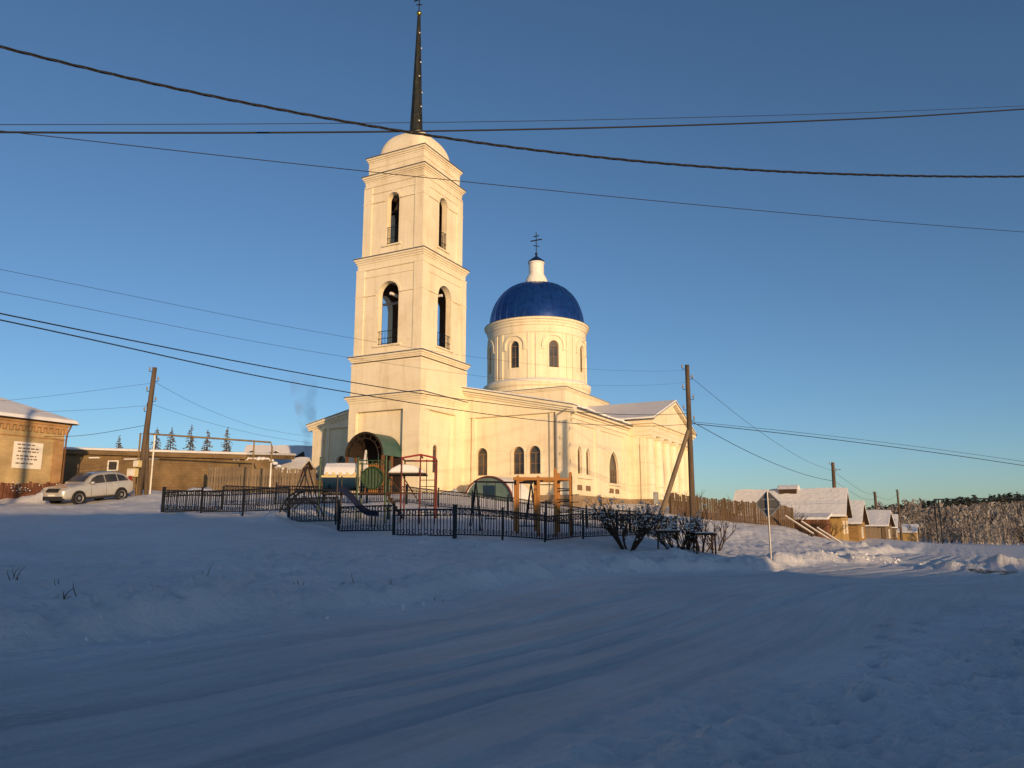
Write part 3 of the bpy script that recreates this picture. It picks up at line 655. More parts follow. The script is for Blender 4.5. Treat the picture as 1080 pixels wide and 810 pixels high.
def nave():
    b = MB(); H = 13.0; E0, E1 = 3.0, 31.25
    rake = lambda s: 10.45 + (H - abs(s)) * .212
    Pw = lambda s, d, z: (E0 + d, s, cz(z))
    wops = []
    for sg in (1, -1):
        wops += [(sg * -5.0, .5, 5.4, 7.15, 'round'), (sg * -8.35, .52, 5.4, 7.1, 'round'), (sg * -9.78, .52, 5.4, 7.1, 'round')]
    # west gable: recessed field with a raised border
    wall(b, lambda s, d, z: Pw(s, d + .32, z), -H + .1, H - .1, 2.4, lambda s: rake(s) - .05, wops, .5, breaks=(0,))
    for a, c in ((-13, -11.75), (11.75, 13), (-3.9, -3.0), (3.0, 3.9)): b.box(E0, E0 + .36, a, c, cz(2.4), cz(10.15))
    for sg in (1, -1):
        for x in (-11.35, -4.25): 
            a, c = sorted((sg * (x - .17), sg * (x + .17))); b.box(E0 + .16, E0 + .36, a, c, cz(3.75), cz(10.15))
    b.prism([(-H, cz(10.15)), (H, cz(10.15)), (H, cz(10.3)), (0, cz(10.3 + H * .212)), (-H, cz(10.3))], 'x', E0 + .002, E0 + .36)
    # south and north walls
    for sg in (-1, 1):
        Ps = lambda s, d, z, g=sg: (s, g * (H - d), cz(z))
        sops = [(5.0, .42, 5.42, 7.0, 'gothic'), (6.75, .42, 5.42, 7.0, 'gothic'), (12.7, 1.15, 5.0, 6.15, 'gothic')]
        if sg < 0:
            wall(b, lambda s, d, z: Ps(s, d + .12, z), E0 + .17, 17, 2.4, 10.4, sops, .5)
            wall(b, lambda s, d, z: Ps(s, d + .12, z), 17.0, E1, 2.4, 10.4, [], .5)
        else: wall(b, lambda s, d, z: Ps(s, d + .12, z), E0 + .17, E1, 2.4, 10.4, [], .5)
        for a, c in ((3.004, 4.0), (8.3, 9.4), (15.2, 16.68), (30.2, 31.24)):
            y0, y1 = sorted((sg * (H - .003), sg * (H - .3))); b.box(a, c, y0, y1, cz(2.4), cz(9.3))
        y0, y1 = sorted((sg * (H + .0), sg * (H - .3))); b.box(3.006, E1, y0, y1, cz(9.3), cz(10.3))
        for pr, z0, z1 in ((.10, 9.62, 9.72), (.16, 10.0, 10.1), (.34, 10.2, 10.42)):
            y0, y1 = sorted((sg * (H - .1), sg * (H + pr))); b.box(3.01, E1, y0, y1, cz(z0), cz(z1))
    b.box(E1 - .5, E1, -H + .1, H - .1, cz(2.4), cz(10.4))
    o = b.build('nave', M['plaster'], church)
    # raking cornices of the west gable
    for sg in (1, -1):
        rc = MB(); n0, n1 = (3.0, 13.45)
        for d0, d1, za, zb in ((-.42, .3, -.02, .20), (-.25, .3, -.2, -.02), (-.12, .3, -.36, -.2)):
            pts = [(sg * n0, cz(rake(n0) + za)), (sg * n1, cz(10.45 - .45 * .212 + za)), (sg * n1, cz(10.45 - .45 * .212 + zb)), (sg * n0, cz(rake(n0) + zb))]
            rc.prism(pts, 'x', E0 + d0, E0 + d1)
        rc.build('raking_cornice', M['plaster2'], o)
    for sg in (1, -1):
        fl = MB(); pts = [(sg * 3.0, cz(rake(3.0) + .203)), (sg * 13.5, cz(10.45 - .5 * .212 + .203)), (sg * 13.5, cz(10.45 - .5 * .212 + .26)), (sg * 3.0, cz(rake(3.0) + .26))]
        fl.prism(pts, 'x', E0 - .47, E0 + .4)
        fl.build('gable_flashing', M['flash'], o)
    # snowed roof
    r = MB()
    n1 = H + .42
    pts = [(-n1, cz(10.36)), (0, cz(13.15)), (n1, cz(10.36)), (n1, cz(10.52)), (0, cz(13.42)), (-n1, cz(10.52))]
    r.prism(pts, 'x', E0 - .3, E1 + .3)
    r.build('roof', M['flash'], o)
    # broken edge of the snow over the south eave
    def snowsheet(name, f, ni, nj, th):
        mb = MB(); v = []; fs = []
        for i in range(ni + 1):
            for j in range(nj + 1): v.append(f(i / ni, j / nj))
        N_ = len(v); v += [(x, y, z - th) for x, y, z in v]
        I = lambda i, j: i * (nj + 1) + j
        for i in range(ni):
            for j in range(nj):
                fs.append([I(i, j), I(i + 1, j), I(i + 1, j + 1), I(i, j + 1)]); fs.append([N_ + I(i, j), N_ + I(i, j + 1), N_ + I(i + 1, j + 1), N_ + I(i + 1, j)])
        for i in range(ni):
            for j in (0, nj): fs.append([I(i, j), I(i + 1, j), N_ + I(i + 1, j), N_ + I(i, j)])
        for j in range(nj):
            for i in (0, ni): fs.append([I(i, j), I(i, j + 1), N_ + I(i, j + 1), N_ + I(i, j)])
        mb.add(v, fs); return mb.build(name, M['roofsnow'], o, smooth=40.0)
    rnd = [random.random() for _ in range(200)]
    def f_s(u_, v_):
        e_ = E0 - .35 + u_ * 14.2; jag = .55 * rnd[int(u_ * 70)] ** 2 + .5 * rnd[int(u_ * 23) + 90] ** 2 - .05
        n_ = -(13.55 - jag) * (1 - v_) - .0 * v_; 
        return (e_, n_, cz(13.42 + .16 - abs(n_) * .216 + .05 * math.sin(9 * u_ + 5 * v_)))
    snowsheet('roof_snow', f_s, 70, 14, .15)
    def f_n(u_, v_):
        e_ = E0 - .35 + u_ * 28.6; n_ = (13.6 - .2 * rnd[int(u_ * 60)]) * (1 - v_)
        return (e_, n_, cz(13.58 - abs(n_) * .216))
    snowsheet('roof_snow', f_n, 60, 6, .15)
    # windows
    for sg in (1, -1):
        for c, hw, sill, spr, k in wops[:3] if sg > 0 else wops[3:]:
            window(lambda s, d, z: (E0 + .32 + d, s, z), c, hw, sill, spr, k, church, .24, 1, sur=[((c, hw, sill, spr, k), .15, .05)])
    Ps = lambda s, d, z: (s, -(H - .12 - d), z)
    for c, hw, sill, spr, k, nb in ((5.0, .42, 5.42, 7.0, 'gothic', 1), (6.75, .42, 5.42, 7.0, 'gothic', 1), (12.7, 1.15, 5.0, 6.15, 'gothic', 3)):
        window(Ps, c, hw, sill, spr, k, church, .2, nb, sur=[((c, hw, sill, spr, k), .14, .05)])
    for a, c, z in ((4.3, 7.5, 5.05), (11.2, 14.2, 4.78)):
        tr = MB(); tr.box(a, c, -13.08, -12.85, cz(z), cz(z + .16)); tr.build('sill', M['plaster2'], o)
    for c in (5.0, 6.75, 12.1, 13.5):
        vt = MB()
        for q in range(3): vt.box(c - .45, c + .45, -12.9 - .02, -12.86, cz(4.16 + q * .12), cz(4.24 + q * .12))
        vt.box(c - .5, c + .5, -12.895, -12.86, cz(4.12), cz(4.54))
        vt.build('vent_grille', M['frame'], o)
    # stone plinth
    p = MB(); p.box(E0 - .1, E0 + .3, 3.0, 13.12, cz(2.0), cz(3.72)); p.build('plinth', M['stone'], o)
    p = MB(); p.box(E0 - .1, E0 + .3, -13.12, -3.0, cz(2.0), cz(3.72))
    p.box(E0 + .3, 16.6, -13.12, -12.7, cz(1.6), cz(3.72)); 
    p.box(-3.36, -1.6, -3.36, -3.22 + .05, cz(2), cz(3.6)) if False else None
    p.build('plinth', M['stone'], o)
    # downpipe near the south-west corner
    d = MB(); d.tube([(E0 - .28, -12.9, cz(10.3)), (E0 - .02, -11.9, cz(9.9)), (E0 - .06, -11.9, cz(9.4)), (E0 - .06, -11.9, cz(3.9))], .065, 8); d.build('downpipe', M['galv'], o)
    # east apse
    a = MB(); a.lathe([(5.2, cz(2.2)), (5.2, cz(8.8)), (5.5, cz(9.1)), (5.5, cz(9.3)), (.2, cz(11.2))], 32, (E1, 0)); a.build('apse', M['plaster'], church)
    # attic block and drum
    C = (24.0, 0)
    at = MB(); sqring(at, 6.0, 10.4, 14.7, None, C); cornice(at, 5.95, 14.98, [(.22, .13), (.12, .13)], C); ao = at.build('attic', M['plaster'], church)
    fl = MB(); sqring(fl, 6.25, 14.983, 15.03, 5.7, C); fl.build('attic_flashing', M['flash'], ao)
    s2 = MB(); sqring(s2, 6.16, 15.034, 15.10, 5.5, C); s2.build('ledge_snow', M['roofsnow'], ao, bevel=.02)
    return o
nave_o = nave()

def drum():
    C = (24.0, 0); n = 96
    b = MB(); r0 = 5.42; th = .5
    def Pc(r):
        return lambda s, d, z: (C[0] + (r - d) * math.cos(s / r0), C[1] + (r - d) * math.sin(s / r0), z)
    # wall in 8 bays, each with one arched opening
    bay = 2 * math.pi * r0 / 8
    for k in range(8):
        c = bay * k; seg = []
        ops = [(c, .52, 17.6, 19.95, 'round')]
        wall(b, zP(Pc(r0)), c - bay / 2, c + bay / 2, 16.3, 22.3, ops, th, breaks=[c - bay / 2 + bay / 2 * q / 6 for q in range(1, 6)] + [c + bay / 2 * q / 6 for q in range(1, 6)])
    b.lathe([(5.75, cz(14.9)), (5.75, cz(15.5)), (5.92, cz(15.7)), (5.92, cz(16.1)), (5.8, cz(16.3)), (5.45, cz(16.35))], n, C)
    b.lathe([(5.40, cz(21.3)), (5.50, cz(21.36)), (5.50, cz(21.5)), (5.46, cz(21.55)), (5.46, cz(22.1)), (5.56, cz(22.15)), (5.56, cz(22.35)), (5.68, cz(22.5)), (5.68, cz(22.62)), (5.84, cz(22.72)), (5.84, cz(22.9)), (5.3, cz(23.05)), (5.2, cz(23.1)), (5.2, cz(21.3))], n, C, cap=False)
    for k in range(8):                      # paired pilasters
        for off in (-.42, .42):
            c = bay * (k + .5) + off; P = Pc(r0)
            v = [P(s, d, cz(z)) for z in (16.35, 21.3) for d in (-.10, .05) for s in (c - .24, c + .24)]
            b.add(v, [(0, 2, 3, 1), (4, 5, 7, 6), (0, 1, 5, 4), (2, 6, 7, 3), (0, 4, 6, 2), (1, 3, 7, 5)])
    o = b.build('drum', M['plaster'], church, smooth=35.0)
    im_ = MB()
    for k in range(8):
        for sg in (-1, 1):
            a, d_ = sorted((bay * k + sg * 1.02, bay * k + sg * 1.5)); P = Pc(r0)
            v = [P(s, d, cz(z)) for z in (19.5, 19.68) for d in (-.12, .03) for s in (a, d_)]
            b2_ = MB().add(v, [(0, 2, 3, 1), (4, 5, 7, 6), (0, 1, 5, 4), (2, 6, 7, 3), (0, 4, 6, 2), (1, 3, 7, 5)]); b2_.build('impost', M['plaster2'], o)
    for k in range(8): window(Pc(r0), bay * k, .52, 17.6, 19.95, 'round', church, .26, 1, sur=[((bay * k, .54, 17.6, 19.95, 'round'), .12, .05), ((bay * k, 1.05, 19.6, 19.95, 'round'), .26, .14)])
    fl = MB(); fl.lathe([(5.6, cz(22.903)), (5.88, cz(22.903)), (5.88, cz(22.95)), (5.3, cz(23.12))], n, C, cap=False); fl.build('cornice_flashing', M['flash'], o)
    sn = MB(); sn.lathe([(5.62, cz(16.32)), (5.9, cz(16.12)), (5.95, cz(16.2)), (5.62, cz(16.42))], n, C, cap=False); sn.build('ledge_snow', M['roofsnow'], o)
    # dome with raised seams
    d = MB(); prof = [(5.30 * math.cos(t * math.pi / 2 * .86 / 20) ** .96, cz(22.98 + 5.05 * math.sin(t * math.pi / 2 / 20))) for t in range(21)]
    d.lathe(prof, n, C)
    sm = d
    for k in range(32):
        a = 2 * math.pi * k / 32
        sm.tube([(C[0] + (r + .01) * math.cos(a), C[1] + (r + .01) * math.sin(a), z + .01) for r, z in prof[:-1]], .028, 4, False)
    d.build('dome', M['bluedome'], church, smooth=40.0)
    # lantern
    l = MB(); l.lathe([(1.28, cz(27.75)), (1.28, cz(28.5)), (1.20, cz(28.75)), (1.0, cz(29.15)), (.86, cz(29.35)), (.86, cz(30.55)), (.95, cz(30.65)), (.95, cz(30.75)), (.6, cz(30.9))], 32, C); lo = l.build('lantern', M['dometrim'], church, smooth=35.0)
    sn = MB(); sn.lathe([(1.0, cz(28.0)), (1.6, cz(27.78)), (1.62, cz(27.86)), (1.28, cz(28.12))], 32, C, cap=False); sn.build('ledge_snow', M['roofsnow'], lo, smooth=True)
    c = MB(); c.lathe([(.98, cz(30.76)), (.9, cz(30.95)), (.62, cz(31.2)), (.32, cz(31.42)), (.1, cz(31.6)), (.06, cz(31.9))], 24, C); co = c.build('lantern_cap', M['bluedark'], lo, smooth=50.0)
    x = MB(); x.sphere((C[0], C[1], cz(31.85)), .17, 8); x.tube([(C[0], C[1], cz(31.8)), (C[0], C[1], cz(34.45))], .05, 6)
    x.box(C[0] - .04, C[0] + .04, C[1] - .72, C[1] + .72, cz(33.45), cz(33.56)); x.box(C[0] - .04, C[0] + .04, C[1] - .35, C[1] + .35, cz(33.95), cz(34.04)); x.bar((C[0], C[1] - .36, cz(32.7)), (C[0], C[1] + .36, cz(32.92)), .08)
    x.build('cross', M['iron'], church)
drum()

def portico(sg):
    b = MB(); e0, e1 = 16.7, 31.1; H = 13.0; out = 15.2; em = (e0 + e1) / 2
    Y = lambda n_: sg * n_
    def bx(x0, x1, n0, n1, z0, z1):
        y0, y1 = sorted((sg * n0, sg * n1)); b.box(x0, x1, y0, y1, cz(z0), cz(z1))
    # body behind the columns
    bx(e0 + .12, e1 - .12, H - .3, out - .75, 2.2, 9.6)
    for a, c in ((H - .05, H + .45), (out - 1.15, out - .72)):
        for x0, x1 in ((e0, e0 + .4), (e1 - .4, e1)): bx(x0, x1, a, c, 2.2, 9.35)
    bx(e0 + .06, e1 - .06, H, out - .7, 8.7, 9.35)
    # entablature
    bx(e0 - .02, e1 + .02, H - .2, out + .02, 9.55, 10.35)
    bx(e0 - .06, e1 + .06, H - .2, out + .06, 9.9, 9.98)
    for q in range(26):
        x = e0 + .1 + q * (e1 - e0 - .45) / 25; bx(x, x + .26, out - .1, out + .16, 10.352, 10.6)
    bx(e0 - .02, e1 + .02, H - .2, out + .02, 10.352, 10.62)
    bx(e0 - .28, e1 + .28, H - .2, out + .30, 10.62, 10.92)
    # pediment
    zz = 10.92
    y0, y1 = sorted((sg * (H - 6.5), sg * (out - .05)))
    b.prism([(e0 + .1, cz(zz)), (e1 - .1, cz(zz)), (em, cz(13.25))], 'y', y0, y1)
    for s in (-1, 1):
        pts = [(em + s * 7.48, cz(10.925)), (em + s * 7.48, cz(11.16)), (em, cz(13.62)), (em, cz(13.3))]
        y0, y1 = sorted((sg * (out - .3), sg * (out + .32))); b.prism(pts, 'y', y0, y1)
    o = b.build('portico', M['plaster'], church)
    for k in range(6):
        c = e0 + .75 + k * (e1 - e0 - 1.5) / 5
        m = MB(); m.lathe([(.66, cz(2.4)), (.66, cz(3.95)), (.62, cz(4.0)), (.56, cz(4.25)), (.5, cz(4.4)), (.5, cz(6.5)), (.44, cz(9.0)), (.46, cz(9.02)), (.46, cz(9.1)), (.42, cz(9.15)), (.55, cz(9.33))], 20, (c, sg * (out - .55)))
        m.box(c - .6, c + .6, min(sg * (out - .02), sg * (out - 1.1)), max(sg * (out - .02), sg * (out - 1.1)), cz(9.33), cz(9.547)); m.build('column', M['plaster2'], o, smooth=40.0)
    rs = MB()
    y0, y1 = sorted((sg * (H - 7.0), sg * (out + .36)))
    for s in (-1, 1):
        pts = [(em + s * 7.66, cz(11.04)), (em + s * 7.66, cz(11.20)), (em, cz(13.80)), (em, cz(13.63))]
        rs.prism(pts, 'y', y0, y1)
    rs.build('roof_snow', M['roofsnow'], o)
    fl = MB()
    for s in (-1, 1):
        pts = [(em + s * 7.7, cz(10.99)), (em + s * 7.7, cz(11.035)), (em, cz(13.627)), (em, cz(13.58))]
        y0, y1 = sorted((sg * (out - .2), sg * (out + .40))); fl.prism(pts, 'y', y0, y1)
        y0, y1 = sorted((sg * H, sg * (out + .4))); fl.box(*sorted((em + s * 7.45, em + s * 7.7)), y0, y1, cz(10.94), cz(10.985))
    fl.build('pediment_flashing', M['flash'], o)
    P = lambda s, d, z: (s, sg * (out - .74 - d), z)
    for c in (e0 + 4.85, em, e1 - 4.85):
        w_ = window(lambda s, d, z: (s, sg * (out - .73), z), c, .6, 5.2, 6.9, 'gothic', church, .01, 1)
    p = MB(); y0, y1 = sorted((sg * (H - .3), sg * (out + .05))); p.box(e0 - .08, e1 + .08, y0, y1, cz(1.0), cz(3.74)); p.build('plinth', M['stone'], o)
portico(-1); portico(1)

# west porch: barrel canopy over the entrance with low stone walls and posts
def porch():
    b = thing('entrance_porch', 'green metal barrel canopy over stone walls at the tower door', 'porch', (*c2w(-3.3, 0), 3.4), A0)
    r = 1.78; L = 2.35; zc = 3.12
    sh = MB(); n = 24
    for rad_, fl in ((r, 0), (r - .07, 1)):
        pass
    v = []; fs = []
    for x in (-L, 0):
        for rad_ in (r, r - .07):
            for k in range(n + 1): a = math.pi * k / n; v.append((x, rad_ * math.cos(a), zc + rad_ * math.sin(a)))
    q = n + 1
    for k in range(n):
        fs += [[k, k + 1, 2 * q + k + 1, 2 * q + k], [q + k, 3 * q + k, 3 * q + k + 1, q + k + 1], [k, q + k, q + k + 1, k + 1], [2 * q + k, 2 * q + k + 1, 3 * q + k + 1, 3 * q + k]]
    for k in (0, n): fs.append([k, q + k, 3 * q + k, 2 * q + k])
    sh.add(v, fs); sh.build('canopy', M['greenroof'], b, smooth=40.0)
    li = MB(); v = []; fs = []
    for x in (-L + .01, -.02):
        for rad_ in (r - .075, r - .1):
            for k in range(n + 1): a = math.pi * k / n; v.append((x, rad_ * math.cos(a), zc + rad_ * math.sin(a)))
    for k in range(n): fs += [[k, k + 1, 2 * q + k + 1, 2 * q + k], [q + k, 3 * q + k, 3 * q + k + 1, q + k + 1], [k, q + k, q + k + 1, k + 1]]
    li.add(v, fs); li.build('shade_lining', M['dark'], b)  # near-black colour paints in the unlit underside of the canopy
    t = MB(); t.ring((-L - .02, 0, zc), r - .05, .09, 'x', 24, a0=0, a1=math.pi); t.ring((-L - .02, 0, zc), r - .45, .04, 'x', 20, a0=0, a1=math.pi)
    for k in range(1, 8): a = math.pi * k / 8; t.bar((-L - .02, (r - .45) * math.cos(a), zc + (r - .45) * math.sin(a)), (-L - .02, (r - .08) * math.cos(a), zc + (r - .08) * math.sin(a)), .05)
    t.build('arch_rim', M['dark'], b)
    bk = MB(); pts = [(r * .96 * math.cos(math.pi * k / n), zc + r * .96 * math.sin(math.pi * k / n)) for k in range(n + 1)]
    bk.prism(pts + [(-r * .96, -.6), (r * .96, -.6)], 'x', -.16, -.08); bk.build('shade_backing', M['dark'], b)  # added dark sheet, stands for the shade deep in the porch
    for y in (-r + .1, r - .1):
        for x in (-L + .1, -1.2):
            m = MB(); m.box(x - .09, x + .09, y - .09, y + .09, -.6, zc); m.build('post', M['brownwood'], b)
    for y0, y1 in ((.55, r - .05),):
        m = MB(); m.box(-L + .03, -L + .33, y0, y1, -.6, 2.1); m.build('stone_wall', mat('pale_rubble', (.58, .52, .42), .9, .15, noise=(5, (.34, .28, .2), .45, .65)), b)
    m = MB(); m.box(-L + .4, -L + .46, -r + .2, -.1, -.6, 2.05)
    for k in range(9): y = -r + .25 + k * .19; m.box(-L + .30, -L + .36, y, y + .09, -.6, 2.5 + .08 * (k % 2))
    m.build('wooden_gate', M['orange'], b)
    g = MB(); g.add([(-L - .04, .12, 2.1), (-L - .04, -.42, 2.1), (-L - .04, -.18, 3.6)], [(0, 1, 2)]); g.prism([(-.42, 2.0), (.12, 2.0), (-.1, 3.55), (-.2, 3.55)], 'x', -L - .02, -L + .06); g.build('icon_board', M['whitepaint'], b)
porch()

# low barrel shelter against the west wall
def cellar():
    b = thing('cellar_shelter', 'low teal fronted barrel shelter under snow against the west wall', 'shelter', (*c2w(2.9, -7.6), 3.05), A0)
    r = 2.05; L = 3.0; n = 20; zc = .05
    f = MB(); pts = [(r * math.cos(math.pi * k / n), zc + .93 * r * math.sin(math.pi * k / n)) for k in range(n + 1)]
    f.prism(pts, 'x', -L, -L + .08); f.build('front_panel', M['tealpanel'], b)
    s = MB(); v = []; fs = []
    for x in (-L - .12, -.1):
        for rr_ in (r + .02, r + .14):
            for k in range(n + 1): a = math.pi * k / n; v.append((x, rr_ * math.cos(a), zc + .93 * rr_ * math.sin(a)))
    q = n + 1
    for k in range(n): fs += [[k, 2 * q + k, 2 * q + k + 1, k + 1], [q + k, q + k + 1, 3 * q + k + 1, 3 * q + k], [k, k + 1, q + k + 1, q + k], [2 * q + k, 3 * q + k, 3 * q + k + 1, 2 * q + k + 1]]
    s.add(v, fs); s.build('snow_cover', M['roofsnow'], b, smooth=40.0)
    t = MB(); t.tube([(-L - .16, (r + .06) * math.cos(math.pi * k / 24), zc + .93 * (r + .06) * math.sin(math.pi * k / 24)) for k in range(25)], .06, 6); t.build('rim', M['darkred'], b)
    d = MB(); d.box(-L - .05, -L - .005, -.5, .5, -.2, 1.35); d.build('door', M['tealpaint'], b)
cellar()

# ------------------------------------------------------------------ playground fence
def fence_run(name, label, P0, P1, npan, zoff, first_post=True, step=True):
    P0 = np.array(P0, float); P1 = np.array(P1, float); d = (P1 - P0) / npan; L = np.hypot(*d); ang_ = math.atan2(d[1], d[0])
    z0 = gz(*P0)
    root = thing(name, label, 'fence', (P0[0], P0[1], z0), ang_, 'iron fence runs round the playground')
    for i in range(npan + 1):
        if i == 0 and not first_post: continue
        q = P0 + d * i; g = gz(*q) - z0
        m = MB(); s = .03 if i not in (0, npan) else .055
        m.box(i * L - s, i * L + s, -s, s, g - .25, g + 1.10); m.box(i * L - s - .015, i * L + s + .015, -s - .015, s + .015, g + 1.10, g + 1.13); m.build('post', M['iron'], root)
    for i in range(npan):
        a = P0 + d * (i + .1); c = P0 + d * (i + .9)
        ga = gz(*(P0 + d * (i + .5))) - z0 + zoff; gb = ga
        if not step: ga = gz(*(P0 + d * i)) - z0 + zoff; gb = gz(*(P0 + d * (i + 1))) - z0 + zoff
        x0, x1 = i * L + .06, (i + 1) * L - .06
        ga += random.uniform(-.03, .03); gb += random.uniform(-.03, .03); bow = random.uniform(-.03, .03)
        zz = lambda x: ga + (gb - ga) * (x - x0) / (x1 - x0)
        m = MB()
        for h, t in ((.10, .045), (.78, .035), (.98, .05)): m.bar((x0, 0, zz(x0) + h), (x1, 0, zz(x1) + h), t)
        nb = int((x1 - x0) / .135)
        for k in range(nb + 1): x = x0 + (x1 - x0) * k / nb; m.bar((x, 0, zz(x) + .10), (x, 0, zz(x) + .98), .024)
        ns = int((x1 - x0) / .25)
        for k in range(ns):
            x = x0 + (x1 - x0) * (k + .5) / ns
            m.ring((x, 0, zz(x) + .88), .082, .016, 'y', 10); m.ring((x, 0, zz(x) + .22), .07, .015, 'y', 8)
        m.v = [(vx, vy + bow * (vz - ga) + .02 * math.sin(vx * 2.1 + i), vz) for vx, vy, vz in m.v]
        m.build('panel', M['iron'], root)
FA, FB, FD = (-1.95, 26.5), (-15.8, 35.0), (7.7, 36.5); FE = (-6.15, 45.0)
fence_run('iron_fence', 'black scrolled iron fence stepping down from the car side to the front corner', FB, FA, 6, 0)
fence_run('iron_fence', 'black iron fence from the front corner to the dark bushes by the braced pole', FA, FD, 6, 0, False, False)
fence_run('iron_fence', 'black iron fence at the back left, behind the swing frame', FB, FE, 5, 0, False)
fence_run('iron_fence', 'black iron fence at the back, in front of the barrel shelter and south wall', FE, FD, 7, 0, False, False)

# ------------------------------------------------------------------ playground equipment
def gpost(root, x, y, h, m, r=.04, name='post'):
    P = root.location; c, s = math.cos(root.rotation_euler.z), math.sin(root.rotation_euler.z)
    g = gz(P.x + x * c - y * s, P.y + x * s + y * c) - P.z
    MB().tube([(x, y, g - .2), (x, y, h)], r, 8).build(name, m, root)

# arch climber with slide
sx, sy = -7.35, 31.2; s0 = gz(sx, sy)
sl_ = thing('slide', 'blue slide with a dark arched ladder, snow at its foot', 'slide', (sx, sy, s0), R(-4))
m = MB()
for y in (-.28, .28):
    m.tube([(-1.0 + 1.0 * math.cos(math.pi - math.pi * k / 2 / 12) * 1.0 - .0, y, 1.32 * math.sin(math.pi / 2 * k / 12) - .12 * (k == 0)) for k in range(13)] + [(.35, y, 1.32)], .04, 8)
    m.tube([(-1.0 + .68 * math.cos(math.pi - math.pi * k / 14), y, .95 * math.sin(math.pi * k / 14)) for k in range(15)], .025, 6)
    for k in range(1, 8): 
        a = math.pi - math.pi / 2 * k / 7; m.bar((-1.0 + .66 * math.cos(a), y, .93 * math.sin(a)), (-1.0 + 1.0 * math.cos(a), y, 1.32 * math.sin(a)), .03)
m.build('ladder_arch', M['iron'], sl_)
m = MB()
for k in range(1, 8): a = math.pi - math.pi / 2 * k / 7.5; m.tube([(-1 + math.cos(a), -.28, 1.32 * math.sin(a)), (-1 + math.cos(a), .28, 1.32 * math.sin(a))], .02, 6)
m.build('rungs', M['iron'], sl_)
m = MB(); m.box(-.3, .4, -.3, .3, 1.29, 1.34); m.build('platform', M['boardgable'], sl_)
prof = [(.36, 1.34), (.6, 1.25), (1.35, .5), (1.6, .36), (1.95, .33)]
m = MB()
for (xa, za), (xb, zb) in zip(prof[:-1], prof[1:]):
    m.add([(x, y, z) for z_, (x, z) in enumerate(((xa, za), (xb, zb), (xb, zb - .04), (xa, za - .04))) for y in (-.27, .27)], [(0, 2, 3, 1), (4, 6, 7, 5), (2, 4, 5, 3), (0, 1, 7, 6)])
    for y in (-.29, .25): m.add([(x, yy, z) for yy in (y, y + .04) for (x, z) in ((xa, za - .05), (xb, zb - .05), (xb, zb + .17), (xa, za + .17))], [(0, 1, 2, 3), (4, 7, 6, 5), (0, 4, 5, 1), (2, 6, 7, 3), (1, 5, 6, 2), (0, 3, 7, 4)])
m.build('chute', M['bluepaint'], sl_)
for x, z in ((.36, 1.9), (1.8, .32)):
    for y in (-.3, .3): MB().tube([(x, y, -.15), (x, y, z)], .035, 6).build('post', M['iron'], sl_)

# play tower: tunnel, barred drum, canopy deck and red climbing frame
px_, py_ = -6.15, 34.2; p0 = gz(px_, py_)
pt = thing('play_tower', 'play tower with a snow capped blue tunnel, green barred drum and red climbing frame', 'play tower', (px_, py_, p0), R(3))
m = MB(); n = 16
m.prism([(.62 * math.cos(math.pi + math.pi * k / n), 1.93 + .62 * math.sin(math.pi + math.pi * k / n)) for k in range(n + 1)], 'x', -2.15, -.72); m.build('tunnel', M['tealpaint'], pt, smooth=40.0)
m = MB(); prof = [(.68 * math.cos(math.pi * k / n), 1.94 + .60 * math.sin(math.pi * k / n) + .03 * math.sin(k * 2.1)) for k in range(n + 1)]
m.prism(prof, 'x', -2.1, -.76); m.build('snow_cap', M['roofsnow'], pt, smooth=50.0, bevel=.05)
m = MB(); m.box(-2.18, -.70, -.70, -.60, 1.86, 1.95)
for k in range(5): m.box(-2.0 + k * .3, -1.9 + k * .3, -.72, -.66, 1.95, 2.08)
m.build('rail', M['yellowbox'], pt)
m = MB(); m.ring((.0, -.55, 1.85), .47, .04, 'y', 24)
for k in range(7):
    x = -.42 + k * .14; h = math.sqrt(max(0.002, .21 - x * x)); m.tube([(x, -.55, 1.85 - h), (x, -.55, 1.85 + h)], .018, 5)
m.prism([(.45 * math.cos(2 * math.pi * k / 24), 1.85 + .45 * math.sin(2 * math.pi * k / 24)) for k in range(24)], 'y', -.42, -.36); m.build('barred_drum', M['greenpaint'], pt)
m = MB(); m.box(-.55, .62, -.6, .6, 1.14, 1.22); m.box(-2.2, -.6, -.6, .6, 1.14, 1.2); m.build('deck', M['boardgable'], pt)
for x, y, h in ((-2.25, -.65, 2.75), (-.62, -.65, 2.75), (.6, -.65, 2.85), (.62, .65, 2.7), (-2.25, .65, 2.5), (-.62, .65, 2.6)): gpost(pt, x, y, h, M['greenpaint'], .045)
m = MB()
for z in (2.45, 2.6): m.tube([(-.62, -.65, z), (.6, -.65, z)], .025, 6)
for k in range(5): m.tube([(-.5 + k * .25, -.65, 2.45), (-.5 + k * .25, -.65, 2.6 + .3 * (k % 2))], .02, 6)
m.build('railing', M['greenpaint'], pt)
m = MB(); m.box(.62, 2.35, -.7, .7, 2.0, 2.06); m.build('canopy_board', M['boardgable'], pt)
m = MB(); m.prism([(.66, 2.062), (2.30, 2.062), (2.2, 2.2), (1.75, 2.42), (1.2, 2.46), (.8, 2.25)], 'y', -.66, .66); m.build('snow_pile', M['roofsnow'], pt, bevel=.08)
for x, y, h in ((1.28, -.7, 2.72), (2.1, -.75, 2.86), (2.75, -.8, 2.72), (1.3, .7, 2.7), (2.75, .7, 2.7)): gpost(pt, x, y, h, M['darkred'], .034)  # post colour has the shade below the top frame painted in
m = MB()
